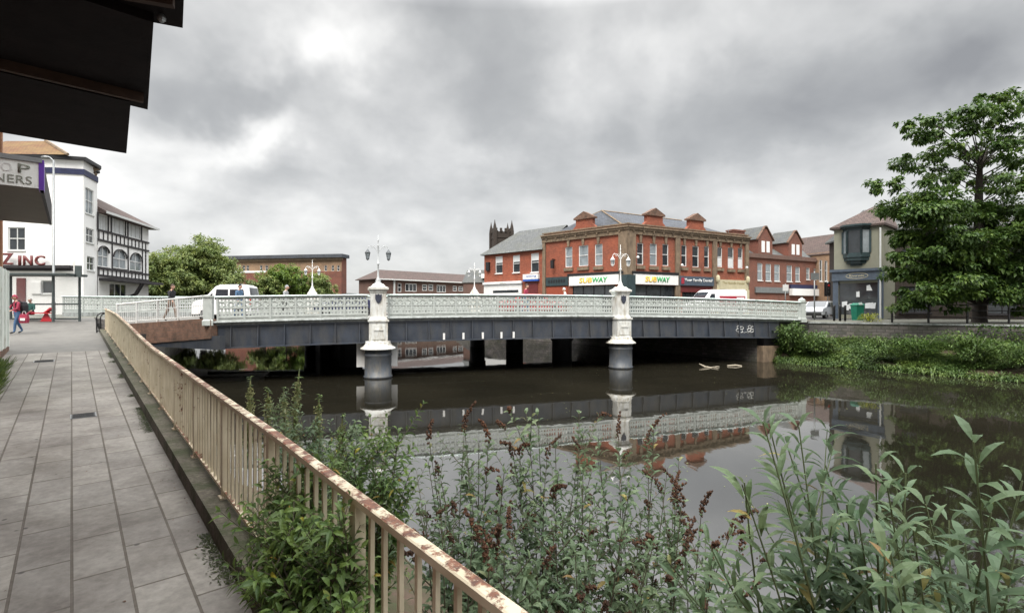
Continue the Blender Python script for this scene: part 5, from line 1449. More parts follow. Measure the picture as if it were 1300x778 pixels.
# wall along the top of the bank
mb = MB(); vs = []; fs = []
wl = [(19.0, 34.1)]+WL[1:]
for i, (x, y) in enumerate(wl):
    d = Vector(wl[min(i+1, len(wl)-1)])-Vector(wl[max(i-1, 0)]); n_ = Vector((-d.y, d.x)).normalized()
    for k_, z in ((0, -0.9), (0, 1.5), (0.4, 1.5), (0.4, -0.9)): vs.append((x+n_.x*k_, y+n_.y*k_, z))
for i in range(len(wl)-1):
    for k in range(3): fs.append((i*4+k, i*4+4+k, i*4+5+k, i*4+1+k))
fs.append((0,1,2,3)); mb.add(vs, fs)
bwall = tag(mb.build('bank_wall', M['rubble']), 'grey rubble stone wall along the top of the right bank', 'wall')
mb = MB(); vs = []; fs = []
for i, (x, y) in enumerate(wl):
    d = Vector(wl[min(i+1, len(wl)-1)])-Vector(wl[max(i-1, 0)]); n_ = Vector((-d.y, d.x)).normalized()
    for k_, z in ((-0.06, 1.503), (-0.06, 1.59), (0.46, 1.59), (0.46, 1.503)): vs.append((x+n_.x*k_, y+n_.y*k_, z))
for i in range(len(wl)-1):
    for k in range(4): k2 = (k+1) % 4; fs.append((i*4+k, i*4+4+k, i*4+4+k2, i*4+k2))
mb.add(vs, fs); mb.build('coping', M['ledge'], bwall)
# vegetation of the bank: one uncountable mass of grass and nettles
lv = Leaves()
for j in range(26000):
    u = R.uniform(0.0, 0.62)**1.0; v = R.uniform(0.0, 1.0)**1.25
    p = bank_pt(u, v)
    dens = noise.noise(Vector((p.x*0.55, p.y*0.55, 7)))
    if dens < -0.3 and v > 0.12: continue
    a = R.uniform(0, 6.28); h = (0.28+0.45*max(0, dens))*R.uniform(0.6, 1.3)
    for q in range(3):
        a += 2.1; c = p+Vector((R.uniform(-0.12,0.12), R.uniform(-0.12,0.12), R.random()*h))
        lv.blade(c, Vector((math.cos(a), math.sin(a), R.uniform(0.1, 0.9))), Vector((0,0,1)), R.uniform(0.15, 0.3), R.uniform(0.035, 0.085), 0.45 if v > 0.12 else 1.0, 2)
tag(lv.build('bank_vegetation', M['leaf_bank'], None, uv=False), kind='stuff')
def clump(name, label, c, rx, ry, rz, n, L, lm, cat='bush', group=None, seed_pts=0):
    root = thing(name, label, cat, c, 0, group)
    lv = Leaves(); mb = MB()
    for k in range(7):
        a = R.uniform(0, 6.28); mb.tube([(0,0,-0.1), (math.cos(a)*rx*0.4, math.sin(a)*ry*0.4, rz*0.8), (math.cos(a)*rx*0.7, math.sin(a)*ry*0.7, rz*1.4)], 0.02, 4)
    mb.build('stems', M['stem_green'], root, uv=False)
    lumps = [(rv(), R.uniform(0.3, 0.6)) for _ in range(14)]
    for j in range(n):
        o, r = R.choice(lumps); d = rv(); 
        if d.length > 1: d.normalize()
        q = o*0.62+d*r
        p = Vector((q.x*rx, q.y*ry, (q.z*0.5+0.5)*rz*1.6))
        if p.z < -0.1: continue
        out = Vector((q.x, q.y, 0.35))+rv(0.6)
        lv.blade(p, out, Vector((0,0,1)), L*R.uniform(0.6, 1.3), L*R.uniform(0.25, 0.45), 0.35, 2)
    lv.done('foliage', M[lm], root)
    return root
gq = 'bushes growing on the right hand bank'
def bk_at(px, Y, z): 
    p = pt(px, 389, Y); return (p.x, p.y, z)
clump('bank_bush', 'tall pale green bush against the right end of the bridge girder', bk_at(1003, 32.2, -0.1), 1.0, 0.9, 1.1, 1500, 0.24, 'leaf_bank', group=gq)
clump('bank_bush', 'rounded green bush on the bank just right of the bridge end', bk_at(1040, 31.0, -0.3), 1.3, 1.0, 0.9, 1600, 0.24, 'leaf_bank', group=gq)
clump('bank_bush', 'small leafy clump at the water edge under the stone wall gap', bk_at(1118, 28.5, -0.2), 1.1, 0.9, 0.7, 1200, 0.2, 'leaf_bank', group=gq)
clump('bank_bush', 'dark green nettle clump below the middle of the stone wall', bk_at(1165, 28.0, -0.1), 1.4, 1.0, 0.8, 1600, 0.2, 'leaf_tree', group=gq)
clump('bank_bush', 'wide bright green clump on the bank below the big tree', bk_at(1235, 26.0, -0.2), 1.8, 1.1, 0.9, 2200, 0.22, 'leaf_bank', group=gq)
clump('bank_bush', 'leafy clump at the right edge of the frame by the water', bk_at(1292, 24.6, -0.3), 1.3, 1.0, 0.8, 1500, 0.22, 'leaf_bank', group=gq)
hd = thing('hedge', 'green hedge draped over the right end of the stone bank wall', 'hedge', (31.5, 25.6, 0.2))
lv = Leaves()
for j in range(5200):
    q = R.random()*2.2; p = Vector((26.2, 29.3)).lerp(Vector((34, 23.8)), q)
    lv.blade(Vector((p.x-31.5-R.random()*0.65, p.y-25.6-R.random()*0.65, R.random()*1.42+0.05*noise.noise(Vector((q*9,0,0))))), rv()+Vector((-0.5,-0.5,0.2)), Vector((0,0,1)), R.uniform(0.12, 0.22), 0.08, 0.3, 2)
lv.done('foliage', M['leaf_tree'], hd)
clump('shrub', 'yellow green shrub behind the wall in front of the oriel windowed shop', bk_at(1104, 33.2, 1.55), 0.75, 0.5, 0.42, 420, 0.16, 'leaf_yellow')

# ------------------------------------------------------------------ trees
def tree(label, base, trunk_h, r0, clusters, lm, nleaf, L, flat=0.4, name='tree', cat='tree', group=None, cr=(1.0, 1.6), leafw=0.6):
    """clusters: list of centres (relative to the base) with a radius each; limbs run to every one of them"""
    root = thing(name, label, cat, base, 0, group)
    mb = MB(); mb.s = True
    top = Vector((0.15, 0.1, trunk_h))
    tp = [Vector((0,0,-0.2)), Vector((0.02,0,0.5)), Vector((0.06,0.03,trunk_h*0.35)), Vector((0.0,0.05,trunk_h*0.7)), top]
    mb.tube(tp, [r0*1.35, r0*1.0, r0*0.85, r0*0.65, r0*0.35], 10)
    for cc in clusters:
        c, rr = cc[:2]
        q = min(0.95, max(0.3, (c.z-0.35*math.hypot(c.x, c.y))/trunk_h))
        f = q*4; i = min(int(f), 3); p = tp[i].lerp(tp[i+1], f-i)
        pts = curve(p, c, (0, 0, 0.12*(c-p).length*(1 if c.z > p.z else -0.3)), 6)
        rb = r0*0.15*(0.6+0.4*R.random())
        mb.tube(pts, [rb*(1-0.8*k/6) for k in range(7)], 5)
        for k in range(3):
            e = c+Vector((R.uniform(-1,1)*rr, R.uniform(-1,1)*rr, R.uniform(-0.3,0.4)*rr))
            mb.tube([pts[4], (pts[4]+e)/2+Vector((0,0,0.1)), e], [rb*0.35, rb*0.25, rb*0.1], 4)
    mb.build('trunk', M['bark'], root, uv=False)
    lv = Leaves()
    for cc in clusters:
        c, rr = cc[:2]; dens = cc[2] if len(cc) > 2 else 1.0
        subs = [(c+Vector((R.gauss(0,0.6)*rr, R.gauss(0,0.6)*rr, R.gauss(0,0.6)*rr*flat)), rr*R.uniform(0.25, 0.7)) for _ in range(9)]
        for j in range(int(nleaf*dens*min(rr, 1.5)/1.3)):
            s_, sr = R.choice(subs)
            d = rv(); d.normalize()
            p = s_+Vector((d.x*sr, d.y*sr, d.z*sr*flat))*R.random()**0.5
            out = (p-c); out = out.normalized() if out.length > 0.01 else Vector((0,0,1))
            l = L*R.uniform(0.6, 1.3)
            lv.blade(p, out*0.8+rv(0.7)+Vector((0,0,-0.15)), Vector((0,0,1))+rv(0.5), l, l*leafw, 0.35, 2)
    lv.done('crown', M[lm], root)
    return root
# big tree on the right bank (sparse tiers above, dense low boughs)
TB = Vector((29.2, 32.0, 1.5)); cl = []
def add_cl(px, py, dY, r):
    p = pt(px, py, 32.0+dY); cl.append((p-TB, r*(0.95 if py < 245 else 1.0), (0.62 if py < 225 else 0.9 if py < 245 else 1.0)))
for (px, py, r) in ((1140,262,1.0),(1128,232,0.7),(1160,245,1.0),(1150,205,0.9),(1175,215,0.9),(1165,180,0.8),(1190,170,0.8),(1185,195,0.9),(1205,155,0.8),(1215,185,0.9),(1225,140,0.7),
                    (1235,160,0.8),(1245,190,0.9),(1250,135,0.8),(1262,120,0.8),(1270,150,0.9),(1275,185,0.9),(1290,130,0.9),(1295,165,1.0),(1300,200,1.0),(1200,225,1.0),(1225,215,0.9),(1260,225,1.0),(1290,235,1.1),(1148,160,0.4),(1175,150,0.5),
                    (1320,120,1.2),(1340,160,1.4),(1330,220,1.4),(1350,270,1.5),(1370,180,1.4),(1390,240,1.5),(1360,330,1.4),(1310,175,0.9),(1305,225,1.0)):
    add_cl(px, py+R.uniform(-5,5), R.uniform(-2.5, 2.5), r)
for (px, py, r) in ((1152,275,0.8),(1170,265,1.2),(1200,255,1.2),(1230,262,1.2),(1265,258,1.2),(1290,268,1.2),(1158,300,0.8),(1205,300,1.2),(1250,310,1.2),(1285,300,1.2),(1180,330,1.1),(1215,330,1.3),(1260,340,1.2),(1295,335,1.2),(1168,345,0.8),(1150,325,0.5),
                    (1195,360,1.2),(1225,365,1.1),(1270,368,1.1),(1295,365,1.1),(1175,375,0.8),(1320,300,1.3),(1325,350,1.3)):
    add_cl(px, py+R.uniform(-4,4), R.uniform(-3.0, 0.5), r)
for q in ((1138,300,0.7),(1142,345,0.6),(1132,262,0.7),(1150,385,0.6),(1138,325,0.6)): add_cl(q[0], q[1], -0.5, q[2])
for k in range(34):
    add_cl(R.uniform(1160, 1345), R.uniform(268, 386), R.uniform(-3.0, 1.5), R.uniform(0.8, 1.3))
tree('big spreading broadleaf tree with tiered boughs on the right bank behind the iron fence', TB, 10.5, 0.36, cl, 'leaf_tree', 1150, 0.24, 0.45)
def round_tree(label, px, Y, top, wpx, lm, n=26, z0=1.9, bot=1.5, L=0.42, nleaf=170, trunk=0.3):
    p = pt(px, 389, Y); H = EYE+(389-top)*Y/FPX-z0; W = wpx/2*Y/FPX
    cl = []
    for k in range(n):
        a = R.uniform(0, 6.28); q = (k+0.5)/n; h = bot+(H-bot)*q*0.93
        w = W*math.sin(math.pi*min(1, 0.2+q*0.78))**0.7*R.uniform(0.45, 0.92)
        cl.append((Vector((math.cos(a)*w, math.sin(a)*w, h)), R.uniform(0.95, 1.4)*W/3.6))
    return tree(label, (p.x, p.y, z0), H*0.75, trunk, cl, lm, int(nleaf*4.5), L*0.8, 0.85, group='trees along the river behind the bridge')
round_tree('tallest pale green tree between the timbered pub wing and the white car', 258, 72, 311, 92, 'leaf_far', 60)
round_tree('lower green tree hugging the end of the timbered pub wing', 203, 66, 331, 74, 'leaf_far', 44)
round_tree('small round tree just left of the tallest pale green tree', 228, 74, 330, 40, 'leaf_far', 18)
round_tree('bright green tree in front of the flat roofed block', 362, 88, 343, 62, 'leaf_lime', 28)
round_tree('dull green tree right of the white far lamp', 403, 92, 350, 50, 'leaf_far', 22)
round_tree('low dark green tree at the foot of the flat roofed block', 335, 84, 352, 40, 'leaf_far', 14)

# specks of scum and leaves drifting on the water
lv = Leaves()
for j in range(420):
    Y = R.uniform(4, 30); X = R.uniform(-0.4, 0.75)*Y
    if X < -0.86*Y+3.5: continue
    if noise.noise(Vector((X*0.25, Y*0.25, 4))) < 0.05: continue
    a = R.uniform(0, 6.28); lv.card(Vector((X, Y, WATER+0.006)), Vector((math.cos(a), math.sin(a), 0)), Vector((0,0,1)), R.uniform(0.02, 0.07), R.uniform(0.015, 0.04))
tag(lv.build('floating_specks', M['seed_pale'], None, uv=False), kind='stuff')
# fallen leaves and grit along the kerb
lv = Leaves()
for j in range(260):
    t = R.uniform(1.5, 22); l = R.choice((1.05-abs(R.gauss(0,0.14)), R.uniform(-1.5, 1.0), -1.68+abs(R.gauss(0,0.1))))
    a = R.uniform(0, 6.28); lv.blade(L2W(l, t, g(t)+0.004), Vector((math.cos(a), math.sin(a), 0.1)), Vector((0,0,1)), R.uniform(0.015, 0.04), R.uniform(0.01, 0.022), 0.1, 2)
tag(lv.build('path_litter', M['seed'], None, uv=False), kind='stuff')
# floating branch
db_ = thing('floating_branch', 'bleached branch floating on the water beside the right abutment', 'branch', (0, 0, 0))
p = pt(900, 466, 29.3); q = pt(888, 463, 29.8); r_ = pt(913, 465, 29.5)
mb = MB(); mb.tube([(q.x,q.y,WATER+0.16),(p.x-0.2,p.y,WATER+0.04),(p.x+0.1,p.y,WATER-0.02),(r_.x,r_.y,WATER+0.03)], [0.03,0.07,0.07,0.03], 6); mb.tube([(p.x,p.y,WATER),(p.x+0.5,p.y-0.1,WATER+0.08)], 0.03, 5); mb.build('bough', M['driftwood'], db_)
q = pt(934, 466, 30); mb = MB(); mb.tube([(q.x-0.5,q.y,WATER+0.02),(q.x,q.y,WATER+0.06),(q.x+0.35,q.y,WATER)], 0.05, 5)
o = mb.build('floating_log', M['driftwood']); tag(o, 'short pale log floating right of the bleached branch', 'log')
# ================================================================== STREET FURNITURE
# bus shelter on the forecourt
sh_ = thing('bus_shelter', 'dark grey glazed bus shelter in front of the white pub', 'bus shelter', (-28.65, 28.1, 1.74), 0.06)
LX = 4.15
for x, y in ((0.3,0.9),(3.3,0),(4.02,0.9),(0.3,0.0)):
    mb = MB(); mb.box(x-0.045, y-0.045, 0, x+0.045, y+0.045, 2.55); mb.build('post', M['shelter_grey'], sh_)
mb = MB(); mb.box(-0.3, -0.35, 2.55, LX+0.1, 1.15, 2.68); mb.box(-0.32, -0.37, 2.6, LX+0.12, 1.17, 2.66); mb.build('roof', M['shelter_grey'], sh_)
mb = MB(); mb.box(0.35, 0.87, 0.95, 3.95, 0.93, 1.03); mb.box(0.35, 0.87, 0.12, 3.95, 0.93, 0.2); mb.build('rail', M['shelter_grey'], sh_)
mb = MB(); mb.box(0.38, 0.89, 0.22, 3.95, 0.9, 2.5); mb.build('glazing', M['shelter_glass'], sh_)
mb = MB(); mb.box(4.2, 0.3, 2.5, 4.55, 0.36, 3.15); mb.box(4.1, 0.31, 2.55, 4.2, 0.35, 2.6); mb.build('hanging_sign', M['shelter_grey'], sh_)
seat = thing('bench_seat', 'red plastic bench seat inside the bus shelter', 'bench', (-26.6, 28.55, 1.76), 0.06)
mb = MB(); mb.xz([(-1.0,0.44),(0.9,0.44),(0.9,0.5),(-1.0,0.5)], -0.2, 0.2); mb.build('seat', M['seat_red'], seat)
for x in (-0.7, 0.6):
    mb = MB(); mb.xz([(x-0.3,0),(x+0.3,0),(x+0.06,0.44),(x-0.06,0.44)], -0.04, 0.04); mb.build('leg', M['seat_red'], seat)
mb = MB(); mb.xz([(0.65,0.5),(0.95,0.72),(0.9,0.78),(0.55,0.5)], -0.15, 0.15); mb.build('arm_rest', M['seat_red'], seat)
# tall street light left
lp = thing('street_light', 'tall thin grey street light in front of the white tower', 'street light', (pt(68,389,31).x, 31, 1.85))
mb = MB(); mb.s = True; mb.lathe([(0.1,0),(0.1,1.0),(0.07,1.05),(0.05,9.6)], 0, 0, 10); mb.build('pole', M['steel'], lp)
mb = MB(); mb.tube([(0,0,9.55),(-0.2,0,9.75),(-0.3,0,9.78)], 0.04, 6); mb.build('arm', M['steel'], lp)
mb = MB(); mb.ball((-0.5,0,9.78), 0.28, 0.12, 0.08); mb.build('lamp_head', M['steel'], lp)
# iron fence on the right
fn = thing('iron_fence', 'black iron fence behind the stone bank wall under the big tree', 'fence', (0, 0, 0))
fa = Vector((23.9, 32.2, 1.6)); fb_ = Vector((40, 21.0, 1.6)); n = 12
for i in range(n):
    p = fa.lerp(fb_, i/(n-1)); mb = MB(); mb.box(p.x-0.04, p.y-0.04, p.z-0.1, p.x+0.04, p.y+0.04, p.z+1.15); mb.build('post', M['black'], fn)
for h_ in (0.35, 0.75, 1.1):
    mb = MB(); mb.tube([fa+Vector((0,0,h_)), fb_+Vector((0,0,h_))], 0.025, 5); mb.build('rail', M['black'], fn)
# guard rail posts by the oriel windowed shop
for i, (px, Y) in enumerate(((1059, 35.5), (1066.5, 35.2), (1073, 35.0))):
    p = pt(px, 405, Y); o = MB(); o.s = True
    o.lathe([(0.07,0),(0.07,0.85),(0.09,0.88),(0.06,0.95),(0.09,1.02),(0.03,1.1)], 0, 0, 10); b_ = o.build('bollard', M['black']); b_.location = (p.x, p.y, 1.6)
    tag(b_, ('black bollard furthest left in front of the oriel windowed shop', 'black bollard in the middle of three by the oriel windowed shop', 'black bollard nearest the green bin')[i], 'bollard', 'bollards by the oriel windowed shop')
# traffic light and pole
tl = thing('traffic_light', 'black traffic light on a pole beside the oriel windowed shop', 'traffic light', (pt(1051,400,46).x, 46, 1.62))
mb = MB(); mb.s = True; mb.lathe([(0.06,0),(0.055,3.2)], 0, 0, 8); mb.build('pole', M['steel'], tl)
mb = MB(); mb.box(-0.16,-0.16,2.0,0.16,0.1,3.1); mb.box(-0.26,0.1,1.9,0.26,0.12,3.2); hd_ = mb.build('signal_head', M['black'], tl)
for z, m_ in ((2.85,'tail_red'),(2.55,'black'),(2.25,'black')):
    mb = MB(); mb.ball((0,-0.16,z), 0.1, 0.04, 0.1); mb.build('signal_lens', M[m_], hd_)
sp_ = thing('sign_pole', 'thin grey signpost on the pavement at the right end of the bridge', 'signpost', (pt(1034,400,37).x, 37, 1.62))
mb = MB(); mb.s = True; mb.lathe([(0.05,0),(0.045,3.5)], 0, 0, 8); mb.build('pole', M['steel'], sp_)
mb = MB(); mb.box(-0.3,-0.06,2.9,0.3,-0.04,3.4); mb.build('sign_plate', M['steel'], sp_)
sp2 = thing('sign_pole', 'pale grey signpost left of the silver car', 'signpost', (pt(997,389,50).x, 50, 1.62))
mb = MB(); mb.s = True; mb.lathe([(0.05,0),(0.045,3.2)], 0, 0, 8); mb.build('pole', M['steel'], sp2)
mb = MB(); mb.box(-0.28,-0.06,2.5,0.28,-0.04,3.1); mb.build('sign_plate', M['grey_white'], sp2)
bn = thing('litter_bin', 'green litter bin in front of the oriel windowed shop window', 'bin', (pt(1088.5,399,37.3).x, 37.3, 1.6), 0.1)
mb = MB(); mb.sq([(0.24,0.24,0),(0.3,0.3,1.0),(0.3,0.3,1.05)], 0, 0); mb.build('body', M['litter_green'], bn)
mb = MB(); mb.sq([(0.33,0.33,1.052),(0.33,0.33,1.12),(0.2,0.2,1.25)], 0, 0); mb.build('lid', M['litter_green'], bn)
mb = MB(); mb.box(-0.13,-0.325,1.06,0.13,-0.28,1.22); mb.build('notice', M['white'], bn)

# ================================================================== VEHICLES
def vehicle(name, label, cat, loc, rz, paint, L, H, W, prof, wins, screen, rear=None, wheels=(0.8, None), group=None, wr=0.31, lamps=True):
    """side profile facing -x (front). prof: outline (x,z); wins: side window outlines; screen: two points of the windscreen"""
    r = thing(name, label, cat, loc, rz, group)
    hw = W/2
    def tum(z): return hw*(1-0.13*max(0, (z-H*0.48)/(H*0.52)))
    mb = MB(); n = len(prof)
    vs = [(x, -tum(z), z) for x, z in prof]+[(x, tum(z), z) for x, z in prof]
    mb.add(vs, [tuple(range(n)), tuple(range(2*n-1, n-1, -1))]+[(i, i+n, (i+1) % n+n, (i+1) % n) for i in range(n)])
    body = mb.build('body', M[paint], r, bevel=0.05)
    for sg in (-1, 1):
        for w in wins:
            mb = MB(); vs = [(x, sg*(tum(z)+0.006), z) for x, z in w]; k = len(vs)
            mb.add(vs, [tuple(range(k)) if sg < 0 else tuple(range(k-1, -1, -1))]); mb.build('side_window', M['car_glass'], r)
    def slab_(a, b, nm, m_, ins=0.09, lift=0.012):
        d = Vector((b[0]-a[0], 0, b[1]-a[1])); nn = Vector((-d.z, 0, d.x)).normalized()
        if nn.z < 0 and nn.x > -0.5: nn = -nn
        mb = MB(); mb.quad(*[(p[0]+nn.x*lift, s_*(tum(p[1])-ins), p[1]+nn.z*lift) for p, s_ in ((a,-1),(a,1),(b,1),(b,-1))]); mb.build(nm, M[m_], r)
    slab_(screen[0], screen[1], 'windscreen', 'car_glass')
    if rear: slab_(rear[0], rear[1], 'rear_window', 'car_glass', 0.12, 0.014)
    x0 = min(p[0] for p in prof); x1 = max(p[0] for p in prof)
    for x in (x0+0.85, x1-0.85):
        for sg in (-1, 1):
            mb = MB(Matrix.Translation((x, sg*(hw-0.1), wr)) @ Matrix.Rotation(math.pi/2, 4, 'X')); mb.s = True
            mb.lathe([(wr*0.6,-0.11),(wr,-0.09),(wr,0.09),(wr*0.6,0.11)], 0, 0, 18); wh = mb.build('wheel', M['rubber'], r)
            mb = MB(Matrix.Translation((x, sg*(hw+0.0), wr)) @ Matrix.Rotation(math.pi/2, 4, 'X')); mb.lathe([(wr*0.58,-0.02),(wr*0.62,0.015)], 0, 0, 12); mb.build('rim', M['steel'], wh)
    for sg in (-1, 1):
        mb = MB(); mb.ball((x0+0.14, sg*(hw-0.25), H*0.42), 0.1, 0.16, 0.1); mb.build('headlight', M['clear_lens'], r)
        mb = MB(); mb.box(x1-0.07, sg*(hw-0.1)-0.08, H*0.42, x1+0.012, sg*(hw-0.1)+0.08, H*0.62); mb.build('tail_light', M['tail_red'], r)
    mb = MB(); mb.box(x0-0.03, -hw+0.1, 0.25, x0+0.2, hw-0.1, 0.5); mb.build('bumper', M['rubber'], r)
    return r
def droad(s, d): return bw(s, d, max(zc(s)-1.222, 1.65))
def s_at(px, d):
    k = (px-650)/FPX; o = A+BN*d
    return (k*o.y-o.x)/(BD.x-k*BD.y)
# white people carrier on the left
mpv = [(-2.1,0.3),(-2.12,0.75),(-1.98,0.98),(-1.25,1.12),(-0.45,1.76),(-0.1,1.86),(1.6,1.88),(1.98,1.78),(2.15,1.1),(2.15,0.3)]
p = droad(s_at(288, 6.2), 6.2)
mv = vehicle('people_carrier', 'white people carrier with tinted windows driving off the left end of the bridge', 'car', (p.x, p.y, p.z), BRZ-0.12, 'car_white', 4.2, 1.95, 1.8, mpv,
        [[(-1.05,1.1),(-0.62,1.12),(-0.62,1.45)],[(-0.45,1.1),(0.5,1.1),(0.5,1.62),(-0.35,1.62)],[(0.62,1.1),(1.75,1.1),(1.6,1.62),(0.62,1.62)]], ((-1.25,1.12),(-0.45,1.76)), ((1.99,1.72),(2.13,1.15)))
mv.scale = (0.7, 1, 1.06)
# white van with red panel on the right
van = [(-2.6,0.35),(-2.62,0.9),(-2.45,1.15),(-1.95,1.3),(-1.25,2.05),(-0.9,2.25),(2.4,2.3),(2.6,2.15),(2.62,0.35)]
p = droad(s_at(908, 11.0), 11.0)
v = vehicle('panel_van', 'white panel van with a red advert panel near the right end of the bridge', 'van', (p.x, p.y, p.z+0.12), BRZ, 'car_white', 5.2, 2.3, 1.95, van,
            [[(-1.5,1.3),(-0.75,1.3),(-0.75,1.9),(-1.1,1.9)]], ((-1.95,1.3),(-1.25,2.05)), wr=0.34)
for sg in (-1,):
    mb = MB(); mb.quad((-0.3,-0.985,0.75),(2.35,-0.985,0.75),(2.35,-0.915,1.72),(-0.3,-0.915,1.72)); ad = mb.build('advert_panel', M['red_sign'], v)
    text('lettering', 'Rental', ad, Matrix.Translation((-0.05,-0.962,1.2)) @ Matrix.Rotation(-0.07, 4, 'X'), 1.3, 0.26, M['white'], 0.004)
    mb = MB(); mb.quad((1.45,-0.972,1.05),(2.25,-0.972,1.05),(2.25,-0.932,1.62),(1.45,-0.932,1.62)); mb.build('pale_panel', M['blind'], ad)
sal = [(-2.1,0.3),(-2.15,0.65),(-1.95,0.82),(-1.05,0.95),(-0.35,1.38),(0.9,1.42),(1.55,1.05),(2.0,0.98),(2.12,0.8),(2.12,0.3)]
sw = [[(-0.85,0.95),(0.1,0.95),(0.1,1.28),(-0.3,1.28)],[(0.2,0.95),(1.3,0.97),(0.85,1.3),(0.2,1.3)]]
p = droad(s_at(676, 6.0), 6.0)
vehicle('saloon_car', 'red car behind the pierced bridge parapet between the piers', 'car', p, BRZ+math.pi, 'car_red', 4.2, 1.42, 1.72, sal, sw, ((-1.05,0.95),(-0.35,1.38)), ((0.9,1.42),(1.55,1.05)))
p = pt(1040, 400, 42.0); 
vehicle('saloon_car', 'pale silver car waiting beside the oriel windowed shop', 'car', (p.x, p.y, 1.62), 0.75, 'car_silver', 4.2, 1.42, 1.72, sal, sw, ((-1.05,0.95),(-0.35,1.38)), ((0.9,1.42),(1.55,1.05)))
p = pt(611, 389, 54.5)
vehicle('small_van', 'white vehicle half hidden left of the brick wing shopfront', 'van', (p.x, p.y, 2.0), -0.75, 'car_white', 4.2, 1.9, 1.8, mpv,
        [[(-0.45,1.1),(0.5,1.1),(0.5,1.62),(-0.35,1.62)],[(0.62,1.1),(1.75,1.1),(1.6,1.62),(0.62,1.62)]], ((-1.25,1.12),(-0.45,1.76)))
p = droad(s_at(440, 11), 11)
vehicle('saloon_car', 'dark car low behind the parapet left of the left bridge pier', 'car', p, BRZ, 'navy', 4.2, 1.42, 1.72, sal, sw, ((-1.05,0.95),(-0.35,1.38)), ((0.9,1.42),(1.55,1.05)))

